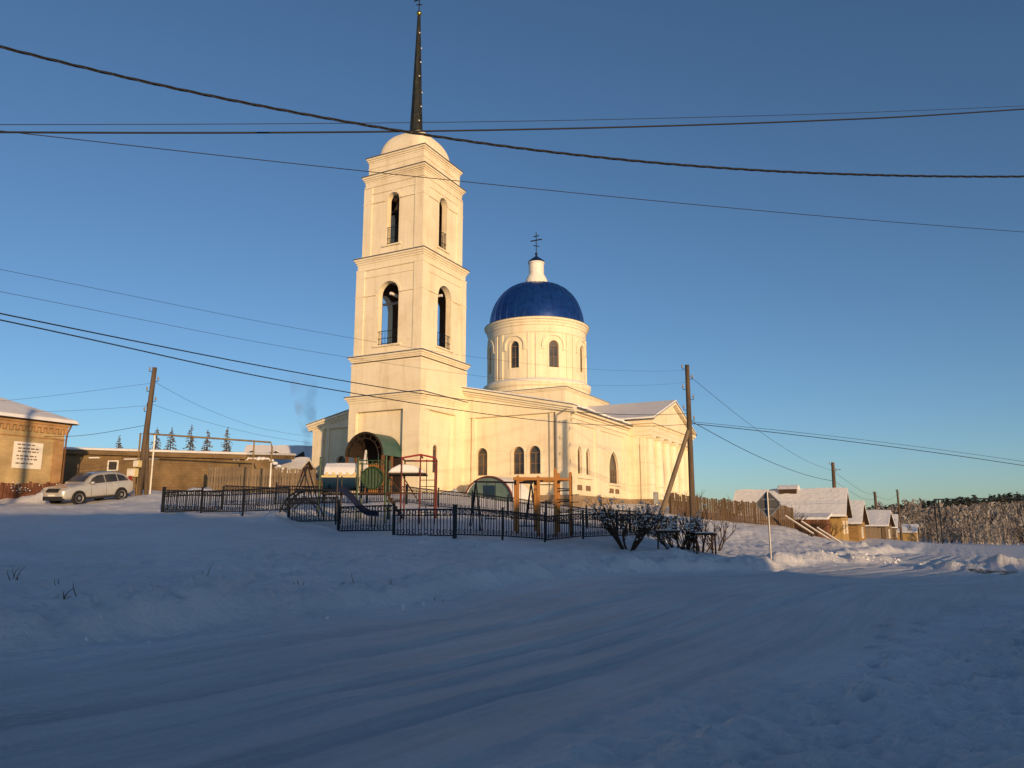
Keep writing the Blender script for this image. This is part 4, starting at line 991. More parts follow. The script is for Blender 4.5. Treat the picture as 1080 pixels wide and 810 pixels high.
for a, c in (((1.28, -.7, 2.72), (2.1, -.75, 2.86)), ((2.1, -.75, 2.86), (2.75, -.8, 2.72)), ((1.28, -.7, 2.72), (1.3, .7, 2.7)), ((2.75, -.8, 2.72), (2.75, .7, 2.7)), ((1.3, .7, 2.7), (2.75, .7, 2.7)), ((2.1, -.75, 2.86), (2.1, .72, 2.84))): m.tube([a, c], .04, 8)
m.build('top_frame', M['redpaint'], pt)
m = MB()
for k in range(6): m.tube([(2.1, -.75, .35 + k * .28), (2.75, -.8, .35 + k * .28)], .018, 6)
for k in range(4): m.tube([(2.35 + .0 * k, -.3, .2), (2.35, -.3, 2.7)], .02, 6) if k == 0 else None
m.build('rungs', M['iron'], pt)
m = MB()
for k in range(6):
    t = k / 5; m.bar((.7 + .55 * t, -.68, 1.14 - .9 * t), (.7 + .55 * t + .01, -.1, 1.14 - .9 * t), .18, .04)
m.bar((.62, -.7, 1.2), (1.35, -.7, .1), .08, .05); m.bar((.62, -.08, 1.2), (1.35, -.08, .1), .08, .05)
m.bar((.66, -.7, 2.0), (1.3, -.7, 1.2), .05); m.bar((.66, -.7, 1.2), (2.05, -.72, 1.18), .07); m.bar((.66, -.7, .85), (1.3, -.7, .86), .05); m.bar((1.35, -.7, 1.9), (2.1, -.72, .75), .05)
m.build('steps', M['boardgable'], pt)

def swing(name, label, x, y, rz, W, Hh, sp, seats, extra=False):
    root = thing(name, label, 'swing', (x, y, gz(x, y)), rz)
    for s in (-1, 1):
        for t in (-1, 1):
            m = MB(); m.tube([(s * (W / 2 + .05), 0, Hh), (s * (W / 2 + .1) + .35 * t * (0.0), sp * t, -.3)], .035, 8); m.tube([(s * (W / 2 + .05), 0, Hh), (s * (W / 2 - .02), sp * t, -.3)], .02, 6); m.build('leg', M['iron'], root)
        MB().bar((s * (W / 2 + .07), -sp * .55, Hh * .45), (s * (W / 2 + .07), sp * .55, Hh * .45), .035).build('brace', M['iron'], root)
    MB().tube([(-W / 2 - .15, 0, Hh), (W / 2 + .15, 0, Hh)], .04, 8).build('top_bar', M['iron'], root)
    for q in seats:
        m = MB(); m.box(q - .22, q + .22, -.1, .1, .42, .46); so = m.build('seat', M['boardgable'], root)
        k = MB()
        for d in (-.2, .2): k.tube([(q + d, 0, .46), (q + d, 0, Hh)], .012, 4)
        k.build('chains', M['iron'], so)
    return root
swing('swing_frame', 'dark steel swing frame standing in front of the barrel shelter', -.35, 33.4, R(24), 2.5, 2.0, .75, (-.6, .6))
swing('swing_frame', 'dark swing frame at the back, between the gas pipe and the blue tunnel', -10.6, 39.4, R(-70), 2.0, 1.95, .7, (0,))

# orange wooden climber
wx_, wy_ = 1.3, 31.9; w0 = gz(wx_, wy_)
wc = thing('wooden_climber', 'orange timber climbing frame with ladders and a tall corner post', 'climbing frame', (wx_, wy_, w0), R(5))
posts = [(-1.12, -.55, 2.32), (-.28, -.55, 2.3), (.42, -.6, 2.62), (.72, .6, 2.5), (1.12, -.1, 2.5), (-1.1, .7, 2.3), (-.25, .75, 2.3)]
for k, (x, y, h) in enumerate(posts):
    g = gz(wx_ + x, wy_ + y) - w0
    m = MB(); m.box(x - .06, x + .06, y - .06, y + .06, g - .2, h); m.box(x - .045, x + .045, y - .045, y + .045, h, h + .05); m.build('post', M['orange'], wc)
m = MB(); m.bar((-1.3, -.55, 2.24), (.5, -.58, 2.24), .16, .12); m.bar((-1.12, -.6, 2.24), (-1.1, .75, 2.24), .12); m.bar((-.28, -.6, 2.26), (-.25, .8, 2.26), .12); m.bar((.42, -.6, 2.24), (1.12, -.1, 2.24), .1); m.bar((1.12, -.1, 2.24), (.72, .6, 2.24), .1); m.bar((-1.1, .7, 2.22), (.72, .62, 2.22), .1); m.build('top_beam', M['orange'], wc)
m = MB()
for z in (.5, .95, 1.4, 1.85): m.tube([(.42, -.6, z), (1.12, -.1, z)], .025, 6)
for z in (.45, .9, 1.35, 1.8): m.tube([(1.12, -.1, z), (.72, .6, z)], .025, 6)
for z in (1.3, 2.0): m.tube([(-.28, -.55, z), (.42, -.6, z)], .022, 6)
for z in (.35, .75): m.tube([(-1.12, -.55, z), (-.28, -.55, z)], .025, 6)
m.build('rungs', M['iron'], wc)
m = MB(); m.tube([(1.17, -.15, 0), (1.17, -.15, 2.4)], .02, 6)
for z in (.4, .7, 1.0, 1.3, 1.6): m.tube([(1.1, -.2, z), (1.42, -.4, z + .02)], .014, 5)
m.build('side_ladder', M['iron'], wc)

# low table-like frames by the bushes
def stool(x, y, rz, label):
    g = gz(x, y); b = thing('low_table', label, 'table', (x, y, g), rz, 'rough tables by the road')
    MB().box(-.44, .44, -.22, .22, .74, .82).build('top', M['boardgable'], b)
    for a in (-.38, .38):
        for c in (-.17, .17): MB().tube([(a, c, -.15), (a * .96, c, .74)], .035, 6).build('leg', M['boardgable'], b)
    MB().box(-.42, .42, -.2, .2, .823, .86).build('snow', M['roofsnow'], b, bevel=.015)
stool(6.0, 30.0, R(-10), 'dark rough table half hidden by the snowy bush under the pole brace')
stool(7.5, 30.4, R(6), 'dark rough table at the bare shrub right of the tall pole')

# ------------------------------------------------------------------ poles and wires
def upole(name, label, x, y, ztop, r0=.17, r1=.11, lean=(0, 0), arms=3, brace=None, group='wooden utility poles', arm_rz=0, lamp=False):
    g = gz(x, y); b = thing(name, label, 'pole', (x, y, g), 0, group); h = ztop - g
    MB().tube([(0, 0, -.4), (lean[0] * .5, lean[1] * .5, h * .5), (lean[0], lean[1], h)], [r0, (r0 + r1) / 2, r1], 12).build('shaft', M['polewood'], b, smooth=60.0)
    for k in range(arms):
        z = h - .25 - k * .62; f = z / h; cx_, cy_ = lean[0] * f, lean[1] * f
        m = MB()
        s = 1 if k % 2 else -1; c, sn = math.cos(arm_rz), math.sin(arm_rz)
        m.tube([(cx_, cy_, z), (cx_ + s * .30 * c, cy_ + s * .30 * sn, z), (cx_ + s * .30 * c, cy_ + s * .30 * sn, z + .16)], .02, 6); mo = m.build('hook', M['iron'], b)
        MB().lathe([(.05, z + .10), (.06, z + .16), (.045, z + .2), (.05, z + .25), (.02, z + .28)], 10, (cx_ + s * .30 * c, cy_ + s * .30 * sn)).build('insulator', M['ceramic'], mo)
    if brace:
        bx_, by_, bz_, tz = brace; f = (tz - g) / h
        MB().tube([(bx_ - x, by_ - y, bz_ - g - .4), (lean[0] * f - .08, lean[1] * f - .08, tz - g)], [.16, .12], 10).build('brace', M['oldwood'], b, smooth=60.0)
    if lamp:
        m = MB(); m.tube([(0, 0, h - 1.1), (.55, .1, h - .75), (.75, .13, h - .72)], .03, 6); m.sphere((.85, .15, h - .74), .09, 6, .5); m.build('lamp_arm', M['steelgrey'], b)
    return b
pm = upole('utility_pole', 'tall wooden pole with a slanting brace right of the church', 10.5, 45.0, 10.95, .19, .13, (.03, 0), 6, (8.15, 44.9, gz(8.15, 44.9), 7.0))
m = MB(); m.box(-2.3, -2.02, -.35, -.22, 1.72, 2.4); m.build('meter_box', M['steelgrey'], pm)
upole('utility_pole', 'wooden pole with a lamp arm before the long snowy roof', 33, 79, 7.75, .24, .16, (.1, 0), 2, lamp=True)
upole('utility_pole', 'dark wooden pole right of the yellow gabled house', 56, 119, 6.35, .26, .18, (0, 0), 2)
upole('utility_pole', 'thin distant pole against the wooded hill', 75, 150, 8.0, .24, .17, (0, 0), 2)
lp = upole('utility_pole', 'leaning wooden pole with insulators behind the parked car', -22.3, 46.0, 11.0, .2, .13, (.35, 0), 5)
m = MB(); m.tube([(.45, .1, -.4), (.12, .05, 5.6)], [.13, .1], 8); m.build('prop', M['polewood'], lp)
upole('utility_pole', 'weathered pole standing by the corner of the brick building, beside the road', -12.4, 10.2, 12.3, .2, .14, (0, 0), 4)
# boxes at the foot of the leaning pole
def gasbox(x, y, zl, w_, h_, label, m_='yellowbox'):
    g = gz(x, y); b = thing('meter_cabinet', label, 'cabinet', (x, y, g), R(-20), 'cabinets at the leaning pole')
    MB().box(-w_ / 2, w_ / 2, -.14, .14, zl, zl + h_).build('case', M[m_], b, bevel=.02)
    MB().box(-w_ / 2 + .04, w_ / 2 - .04, -.155, -.142, zl + .05, zl + h_ - .05).build('door', M['whitepaint'], b)
    MB().tube([(0, .1, -.2), (0, .1, zl + .1)], .03, 6).build('leg', M['gaspipe'], b)
gasbox(-22.35, 45.2, 1.15, .62, .5, 'wide pale cabinet low on the leaning pole')
gasbox(-22.3, 45.6, 1.72, .42, .42, 'small square pale cabinet above the wide one')

def cable(name, label, pts, r, group='overhead wires', twist=False):
    P = [Vector(p) for p in pts]; out = []
    for i in range(len(P) - 1):                      # Catmull-Rom
        a, b, c, d = P[max(i - 1, 0)], P[i], P[i + 1], P[min(i + 2, len(P) - 1)]
        for k in range(6):
            t = k / 6; out.append(.5 * ((2 * b) + (c - a) * t + (2 * a - 5 * b + 4 * c - d) * t * t + (3 * b - a - 3 * c + d) * t ** 3))
    out.append(P[-1]); m = MB()
    if twist:
        fine = []
        for i in range(len(out) - 1):
            for k in range(5): fine.append(out[i].lerp(out[i + 1], k / 5))
        for ph in (0, math.pi * 2 / 3, math.pi * 4 / 3):
            acc = 0; q = []
            for i, p in enumerate(fine):
                if i: acc += (p - fine[i - 1]).length
                a = ph + acc * 5.2; q.append(p + Vector((-.3 * math.cos(a), math.cos(a) * .95, math.sin(a))) * r * .85)
            m.tube(q, r * .62, 5)
    else: m.tube(out, r, 5)
    o = m.build(name, M['wire'], smooth=True); return tag(o, label, 'wire', group)
W_THICK = [(-12.0, 10.0, 9.82), (-9.12, 10.88, 9.28), (-6.25, 11.75, 8.93), (-3.38, 12.62, 8.75), (-0.5, 13.5, 8.71), (2.38, 14.38, 8.81), (5.25, 15.25, 9.02), (8.12, 16.12, 9.33), (11.0, 17.0, 9.71), (13.88, 17.88, 10.15), (16.75, 18.75, 10.64), (22.5, 20.5, 11.66), (28.25, 22.25, 12.63), (34.0, 24.0, 13.41)]
cable('overhead_wire', 'thick twisted black cable sagging across the sky in front of the spire foot', W_THICK, .019, twist=True)
cable('overhead_wire', 'straight black cable crossing the foot of the spire, rising to the right', [(-12.0, 11.0, 7.63), (-8.17, 12.08, 8.17), (-4.33, 13.17, 8.76), (-0.5, 14.25, 9.4), (3.33, 15.33, 10.09), (7.17, 16.42, 10.83), (11.0, 17.5, 11.62), (18.67, 19.67, 13.36), (26.33, 21.83, 15.3), (34.0, 24.0, 17.44)], .018)
cable('overhead_wire', 'thin wire just above the straight black cable', [(-12.0, 14.0, 9.38), (-6.25, 16.0, 10.51), (-0.5, 18.0, 11.69), (5.25, 20.0, 12.94), (11.0, 22.0, 14.24), (16.75, 24.0, 15.6), (22.5, 26.0, 17.01), (28.25, 28.0, 18.48), (34.0, 30.0, 20.01)], .008)
cable('overhead_wire', 'thin wire falling from the left edge behind the tower top to the right', [(-12.0, 16.0, 10.39), (-6.25, 18.25, 10.74), (-0.5, 20.5, 11.13), (5.25, 22.75, 11.56), (11.0, 25.0, 12.04), (16.75, 27.25, 12.57), (22.5, 29.5, 13.14), (28.25, 31.75, 13.75), (34.0, 34.0, 14.41)], .011)
cable('overhead_wire', 'topmost faint wire running from the left edge to the top of the braced pole', [(-12.4, 10.2, 6.14), (-9.19, 14.38, 6.33), (-6.38, 18.75, 6.62), (-3.56, 23.12, 7.02), (-0.75, 27.5, 7.53), (2.06, 31.88, 8.15), (4.88, 36.25, 8.87), (7.69, 40.62, 9.7), (10.4, 45.0, 10.62)], .0042)
cable('overhead_wire', 'second faint wire from the top between the left edge and the braced pole', [(-12.4, 10.2, 5.81), (-9.19, 14.38, 5.89), (-6.38, 18.75, 6.08), (-3.56, 23.12, 6.41), (-0.75, 27.5, 6.85), (2.06, 31.88, 7.42), (4.88, 36.25, 8.12), (7.69, 40.62, 8.94), (10.4, 45.0, 9.88)], .0042)
cable('overhead_wire', 'upper dark cable of the pair crossing the tower base to the braced pole', [(-12.4, 10.2, 5.58), (-9.19, 14.38, 5.45), (-6.38, 18.75, 5.49), (-3.56, 23.12, 5.63), (-0.75, 27.5, 5.89), (2.06, 31.88, 6.25), (4.88, 36.25, 6.73), (7.69, 40.62, 7.31), (10.4, 45.0, 8.01)], .014)
cable('overhead_wire', 'lower dark cable of the pair crossing the tower base to the braced pole', [(-12.4, 10.2, 5.47), (-9.19, 14.38, 5.32), (-6.38, 18.75, 5.22), (-3.56, 23.12, 5.3), (-0.75, 27.5, 5.47), (2.06, 31.88, 5.76), (4.88, 36.25, 6.18), (7.69, 40.62, 6.71), (10.4, 45.0, 7.36)], .014)
cable('overhead_wire', 'lower of two close cables running right from the braced pole', [(10.5, 45.0, 7.42), (16.69, 47.12, 7.07), (22.88, 49.25, 6.65), (29.06, 51.38, 6.17), (35.25, 53.5, 5.62), (41.44, 55.62, 5.02), (47.62, 57.75, 4.35), (53.81, 59.88, 3.62)], .022)
cable('overhead_wire', 'upper of two close cables running right from the braced pole', [(10.5, 45.0, 7.53), (16.69, 47.12, 7.24), (22.88, 49.25, 6.87), (29.06, 51.38, 6.42), (35.25, 53.5, 5.9), (41.44, 55.62, 5.29), (47.62, 57.75, 4.6), (53.81, 59.88, 3.83)], .012)
cable('overhead_wire', 'faint wire from the top of the braced pole down to the lamp pole', [(10.5, 45.0, 10.41), (16.12, 53.5, 8.96), (21.75, 62.0, 7.85), (27.38, 70.5, 7.11), (33.0, 79.0, 6.9)], .012)
cable('overhead_wire', 'dark wire from the brace joint down to the lamp pole', [(10.5, 45.0, 7.62), (16.12, 53.5, 6.73), (21.75, 62.0, 6.13), (27.38, 70.5, 5.83), (33.0, 79.0, 5.83)], .02)
cable('overhead_wire', 'upper wire between the lamp pole and the dark pole', [(33, 79, 6.9), (45, 99, 5.6), (56, 119, 5.9)], .014)
cable('overhead_wire', 'lower wire between the lamp pole and the dark pole', [(33, 79, 5.9), (45, 99, 4.7), (56, 119, 5.2)], .014)
cable('overhead_wire', 'wire between the dark pole and the thin distant pole', [(56, 119, 5.8), (66, 135, 5.6), (75, 150, 7.2)], .014)
cable('overhead_wire', 'upper wire leaving the leaning pole over the brick building', [(-22.0, 46.0, 10.03), (-29.8, 45.33, 8.9), (-37.4, 44.67, 8.3), (-45.0, 44.0, 8.2)], .008)
cable('overhead_wire', 'middle wire leaving the leaning pole over the brick building', [(-22.0, 46.0, 8.65), (-26.0, 45.67, 8.3), (-29.8, 45.33, 8.16), (-33.6, 45.0, 8.25), (-37.4, 44.67, 8.57), (-45, 44.0, 9.3)], .008)
cable('overhead_wire', 'lowest wire sagging from the leaning pole toward the brick building', [(-22.1, 46.0, 7.45), (-26.0, 45.67, 6.75), (-30, 46.2, 6.9), (-34, 47, 7.7)], .014)
cable('overhead_wire', 'upper wire from the leaning pole to the church corner', [(-22.0, 46.0, 10.15), (-21.3, 51.5, 9.45), (-20.3, 58.35, 9.03), (-19.6, 64, 9.15), (-18.7, 70.6, 9.5)], .009)
cable('overhead_wire', 'lower wire from the leaning pole to the church corner', [(-22.0, 46.0, 8.75), (-21.3, 51.5, 8.5), (-20.3, 58.35, 8.45), (-19.6, 64, 8.6), (-18.7, 70.6, 8.9)], .009)

# overhead gas pipes
g = gz(-23, 48); gp = thing('gas_pipe', 'dark gas pipe raised on posts left of the church', 'pipe', (-23.2, 48, g), 0, 'raised gas pipes')
MB().tube([(-.25, 0, 0), (-.25, 0, 7.17 - g), (.5, 0, 7.12 - g), (8.0, 0, 6.6 - g), (8.1, 0, 6.3 - g), (8.1, 0, 5.3 - g)], .055, 8).build('pipe', M['gaspipe'], gp, smooth=60.0)
for x, zt in ((.65, 7.05), (6.95, 6.65)): MB().tube([(x, .02, gz(-23.2 + x, 48) - g - .3), (x, .02, zt - g)], .05, 8).build('post', M['whitepaint'] if x < 1 else M['gaspipe'], gp)
MB().tube([(8.1, 0, 5.3 - g), (8.1, 0, gz(-15.1, 48) - g)], .05, 8).build('riser', M['whitepaint'], gp)
g = gz(57.4, 105); gp = thing('gas_pipe', 'dark gas pipe raised over the street by the wooded hill', 'pipe', (57.4, 105, g), 0, 'raised gas pipes')
MB().tube([(0, 0, 1), (0, 0, 4.75 - g), (13, 0, 4.95 - g), (20, 0, 5.0 - g)], .09, 8).build('pipe', M['iron'], gp)
for x in (0, .6, 20): MB().tube([(x, .05, -.3), (x, .05, 4.72 - g)], .08, 6).build('post', M['iron'], gp)

# diamond road sign seen from behind
g = gz(9.6, 29); sg_ = thing('road_sign', 'diamond road sign seen from behind on a thin post at the road edge', 'sign', (9.6, 29, g), R(-38))
MB().tube([(0, 0, -.3), (0, 0, 2.50)], .032, 10).build('post', M['galv'], sg_, smooth=60.0)
m = MB(); q = .45; cz_ = 2.03
pts = []
for k in range(4):
    a = math.pi / 2 * k
    for t in (-.14, .14): pts.append((q * math.cos(a + t) * .98, cz_ + q * math.sin(a + t) * .98))
m.prism(pts, 'y', .035, .05); so = m.build('plate', M['signback'], sg_)
m = MB()
for k in range(len(pts)):
    a_, b_ = pts[k], pts[(k + 1) % len(pts)]; m.bar((a_[0], .03, a_[1]), (b_[0], .03, b_[1]), .02, .035)
m.build('rim', M['galv'], so)
for z_ in (-.18, .18):
    m = MB(); m.box(-.24, .24, .02, .034, cz_ + z_ - .02, cz_ + z_ + .02); m.build('bracket', M['galv'], sg_)

# ------------------------------------------------------------------ car
def car():
    x, y = -23.5, 43.0; hd = math.atan2(-.92, -.39); g = gz(x, y)
    ch_, sh_ = math.cos(hd), math.sin(hd); W4 = [gz(x + a_ * ch_ - c_ * sh_, y + a_ * sh_ + c_ * ch_) for a_, c_ in ((1.36, .84), (1.36, -.84), (-1.28, .84), (-1.28, -.84))]
    b = thing('parked_car', 'silver SUV parked in front of the snowy shrubs by the brick building', 'car', (x, y, sum(W4) / 4 - .03), hd)
    b.rotation_euler = (math.atan2(W4[0] + W4[2] - W4[1] - W4[3], 2 * 1.68), -math.atan2(W4[0] + W4[1] - W4[2] - W4[3], 2 * 2.64), hd)
    # stations along length: x, z bottom, belt, roof, half width at belt, half width at roof
    S = [(2.26, .42, .70, .72, .62, .60), (2.20, .30, .80, .84, .78, .70), (1.95, .27, .90, .96, .86, .74), (1.5, .27, .98, 1.03, .89, .76), (1.05, .27, 1.02, 1.09, .905, .74), (.88, .27, 1.03, 1.16, .91, .70), (.45, .27, 1.04, 1.48, .91, .62), (.15, .27, 1.05, 1.62, .91, .60), (-.5, .27, 1.06, 1.68, .91, .61), (-1.1, .27, 1.08, 1.66, .905, .60), (-1.6, .28, 1.10, 1.58, .89, .57), (-1.95, .32, 1.10, 1.38, .86, .58), (-2.14, .36, 1.08, 1.16, .83, .62), (-2.24, .45, .95, .98, .78, .66)]
    m = MB(); v = []; fs = []; K = 0
    for X, zb, bl, rf, wb, wr in S:
        half = [(0, zb), (wb * .85, zb), (wb * .97, zb + .12), (wb, zb + (bl - zb) * .45), (wb * .985, bl - .06), (wb * .95, bl), (wr + (wb * .95 - wr) * .12, rf - (rf - bl) * .14), (wr * .8, rf - .0), (0, rf + .02)]
        ring = half + [(-a, z) for a, z in half[-2:0:-1]]; K = len(ring)
        v += [(X, a, z) for a, z in ring]
    for i in range(len(S) - 1):
        for k in range(K): fs.append([i * K + k, i * K + (k + 1) % K, (i + 1) * K + (k + 1) % K, (i + 1) * K + k])
    fs += [list(range(K)), list(range((len(S) - 1) * K, len(S) * K))[::-1]]
    m.add(v, fs); bo = m.build('body', M['carpaint'], b, smooth=True); md = bo.modifiers.new('sub', 'SUBSURF'); md.levels = md.render_levels = 2
    # interpolated section for glass
    def sec(X):
        for p, q in zip(S[:-1], S[1:]):
            if q[0] <= X <= p[0]:
                t = (p[0] - X) / (p[0] - q[0]); return [p[i] + (q[i] - p[i]) * t for i in range(6)]
    def side(X, t, sgn, off=.012):
        _, zb, bl, rf, wb, wr = sec(X); a = wb * .95 + (wr + (wb * .95 - wr) * .12 - wb * .95) * t; z = bl + (rf - (rf - bl) * .14 - bl) * t
        return (X, sgn * (a + off), z + off * .3)
    for sgn in (1, -1):
        for xs, t1 in (((.72, .58, .42, .1, -.28), .86), ((-.33, -.6, -.85, -1.08), .88), ((-1.14, -1.35, -1.6, -1.8), .84)):
            q = MB(); lo = [side(X, .06, sgn) for X in xs]; up = []
            for i, X in enumerate(xs):
                tt = t1
                if xs[0] > .7: tt = [.1, .5, .8, .9, .9][i]
                if xs[-1] < -1.7: tt = [.88, .82, .72, .25][i]
                up.append(side(X, tt, sgn))
            q.add(lo + up, [[i, i + 1, len(xs) + i + 1, len(xs) + i] for i in range(len(xs) - 1)]); q.build('side_window', M['glass'], b)
        d = MB()
        for X in (.62, -.31, -1.12): d.tube([(X + .02, sgn * (sec(X)[4] * 1.0 + .0), .42), (X, sgn * (sec(X)[4] * 1.0 + .0), .7), (X, sgn * (sec(X)[4] * .955 + .012), 1.05)], .008, 4)
        d.build('door_seam', M['blackplastic'], b)
        for X in (-.15, -.98):
            h = MB(); h.box(X - .1, X + .1, *sorted((sgn * .885, sgn * .925)), .92, .96)
        h.build('door_handle', M['carpaint'], b)
        mi = MB(); mi.sphere((.62, sgn * 1.0, 1.12), .11, 8, .75); mi.box(.58, .66, *sorted((sgn * .86, sgn * 1.0)), 1.05, 1.09); mi.build('mirror', M['carpaint'], b, smooth=True)
        l = MB(); l.add([(2.12, sgn * .52, .86), (2.03, sgn * .80, .90), (1.72, sgn * .885, .98), (1.74, sgn * .86, 1.0), (2.06, sgn * .54, .95)], [(0, 1, 4), (1, 2, 3), (1, 3, 4)])
        l.prism([(2.2, .80), (1.78, .93), (1.80, 1.0), (2.14, .93)], 'y', *sorted((sgn * .56, sgn * .83))); l.build('headlight', M['headlamp'], b)
        t = MB(); t.box(-2.06, -1.95, *sorted((sgn * .66, sgn * .80)), .98, 1.36); t.build('tail_light', M['tail'], b)
        for X in (1.36, -1.28):
            ar = MB(); ar.lathe([(.40, 0), (.40, .06)], 24); k0 = len(ar.v) - 48
            for i in range(k0, len(ar.v)):
                vx, vy, vz = ar.v[i]; ar.v[i] = (X + vx, sgn * (.865 + vz), .36 + vy)
            ar.build('wheel_arch', M['blackplastic'], b)
        si = MB(); si.box(-.9, .98, *sorted((sgn * .8, sgn * .93)), .24, .36); si.build('sill', M['blackplastic'], b)
        for X in (1.36, -1.28):
            ty = MB(); ty.lathe([(.235, -.1), (.31, -.11), (.345, -.08), (.345, .08), (.31, .11), (.235, .1)], 28, cap=False)
            ty.v = [(X + vx, sgn * (.84 + vz), .345 + vy) for vx, vy, vz in ty.v]; wh = ty.build('wheel', M['tyre'], b, smooth=40.0)
            r = MB(); r.lathe([(.02, .10), (.08, .095), (.09, .07), (.19, .075), (.24, .104), (.24, .04), (.02, .04)], 20)
            r.v = [(X + vx, sgn * (.84 + vz), .345 + vy) for vx, vy, vz in r.v]; r.build('rim', M['rim'], wh)
    ws = MB(); ws.add([(.84, -.66, 1.17), (.84, .66, 1.17), (.48, .57, 1.47), (.22, .54, 1.59), (.22, -.54, 1.59), (.48, -.57, 1.47)], [(0, 1, 2, 5), (5, 2, 3, 4)])
    ws.v = [(a + .05, c, d + .035) for a, c, d in ws.v]; ws.build('windscreen', M['glass'], b)
    gr = MB(); gr.prism([(2.17, .70), (2.262, .70), (2.235, .80), (2.12, .90)], 'y', -.48, .48); gr.build('grille', M['blackplastic'], b)
    ba = MB(); ba.box(2.0, 2.27, -.72, .72, .27, .50); ba.build('bumper', M['blackplastic'], b, bevel=.04)
    pl = MB(); pl.box(2.272, 2.28, -.26, .26, .5, .61); pl.build('number_plate', M['whitepaint'], b)
    rr_ = MB()
    for sgn in (1, -1): rr_.tube([(.2, sgn * .52, 1.63), (0, sgn * .52, 1.69), (-1.3, sgn * .52, 1.69), (-1.5, sgn * .52, 1.63)], .018, 6)
    rr_.build('roof_rails', M['steelgrey'], b)
car()

# ------------------------------------------------------------------ buildings left
def brick_building():
    x, y = -27.65, 47.0; g = gz(x - 1, y - 2); zb = 3.2
    b = thing('brick_building', 'yellow brick building with a toothed cornice, white notice and snowy hipped roof', 'building', (x, y, zb), A0)
    L, D, H = 17.0, 11.0, 4.35
    o = MB(); o.box(-L, 0, 0, D, -.8, H); o.build('wall', M['yellowbrick'], b)
    t = MB(); t.box(-L, .02, -.06, 0, H - .95, H - .86); t.box(-L - .0, .08, -.18, 0, H - .30, H - .12); t.box(-L, .14, -.26, 0, H - .12, H + .02)
    for k in range(46): t.box(-.10 - k * .36, .06 - k * .36, -.16, 0, H - .60, H - .302)
    t.box(0, .11, -.1, D, H - .3, H + .02)
    for k in range(20): t.box(0, .1, .2 + k * .5, .4 + k * .5, H - .62, H - .302)
    for xx in (-.62, -9.0): t.box(xx, xx + .62, -.05, .0, -.6, H - .95)
    sf = MB(); sf.box(-L, .5, -.5, -.19, H + .025, H + .055); sf.build('soffit', M['boardgable'], b)
    t.build('brick_cornice', brick_mat('cornice_brick', (.44, .23, .10), (.5, .29, .13), (.4, .3, .18), 1.0, .3, .12), b)
    r = MB(); e = .55; v = [(-L - e, -e, H + .06), (e, -e, H + .06), (e, D + e, H + .06), (-L - e, D + e, H + .06), (-L + 4.5, D / 2, H + 2.5), (-5.0, D / 2, H + 2.5)]
    r.add(v, [(0, 1, 5, 4), (1, 2, 5), (2, 3, 4, 5), (3, 0, 4), (0, 3, 2, 1)]); ro = r.build('roof', M['brownwood'], b)
    sn = MB(); v2 = [(a, c, z + .02) for a, c, z in v]; v3 = [(a, c, z + .24) for a, c, z in v]; e2 = [(-1, -1), (1, -1), (1, 1), (-1, 1), (0, 0), (0, 0)]
    v3 = [(a - .1 * p, c - .1 * q, z) for (a, c, z), (p, q) in zip(v3, e2)]
    sn.add(v2 + v3, [(6, 7, 11, 10), (7, 8, 11), (8, 9, 10, 11), (9, 6, 10), (0, 1, 7, 6), (1, 2, 8, 7), (2, 3, 9, 8), (3, 0, 6, 9)]); sn.build('roof_snow', M['roofsnow'], ro, bevel=.06)
    ch = MB(); ch.box(-3.9, -3.2, 4.6, 5.4, H + 1.4, H + 3.4); ch.build('chimney', M['brickred'], ro)
    for c in (-4.45, -7.1, -9.8):
        f = MB(); f.box(c - .68, c + .68, -.10, .01, .85, .95)
        for a, d_, z0, z1 in ((-.62, .62, .95, 1.03), (-.62, .62, 2.72, 2.8), (-.62, -.54, 1.03, 2.72), (.54, .62, 1.03, 2.72), (-.04, .04, 1.03, 2.72)): f.box(c + a, c + d_, -.07, .01, z0, z1)
        fo = f.build('window', M['whitepaint'], b); MB().box(c - .54, c + .54, -.02, -.004, 1.03, 2.72).build('pane', M['glass'], fo)
    bn = MB(); bn.box(-2.95, -1.25, -.045, -.012, 1.55, 3.1); bo = bn.build('notice_board', M['sheet'], b)
    tx = MB(); rows = [(-2.75, -1.75, 2.9), (-2.7, -1.45, 2.68), (-2.7, -1.5, 2.50), (-2.75, -1.6, 2.24), (-2.7, -1.5, 2.06), (-2.75, -1.7, 1.8)]
    for a, c, z in rows:
        q = a
        while q < c: l = random.uniform(.1, .26); tx.box(q, min(c, q + l), -.052, -.047, z, z + .075); q += l + .06
    tx.build('notice_text', M['ink'], bo)
    d = MB(); d.tube([(.2, -.3, H - .02), (.1, -.12, H - .5), (.08, -.1, H - .9), (.08, -.1, -.2)], .05, 8); d.build('downpipe', M['brownwood'], b)
brick_building()

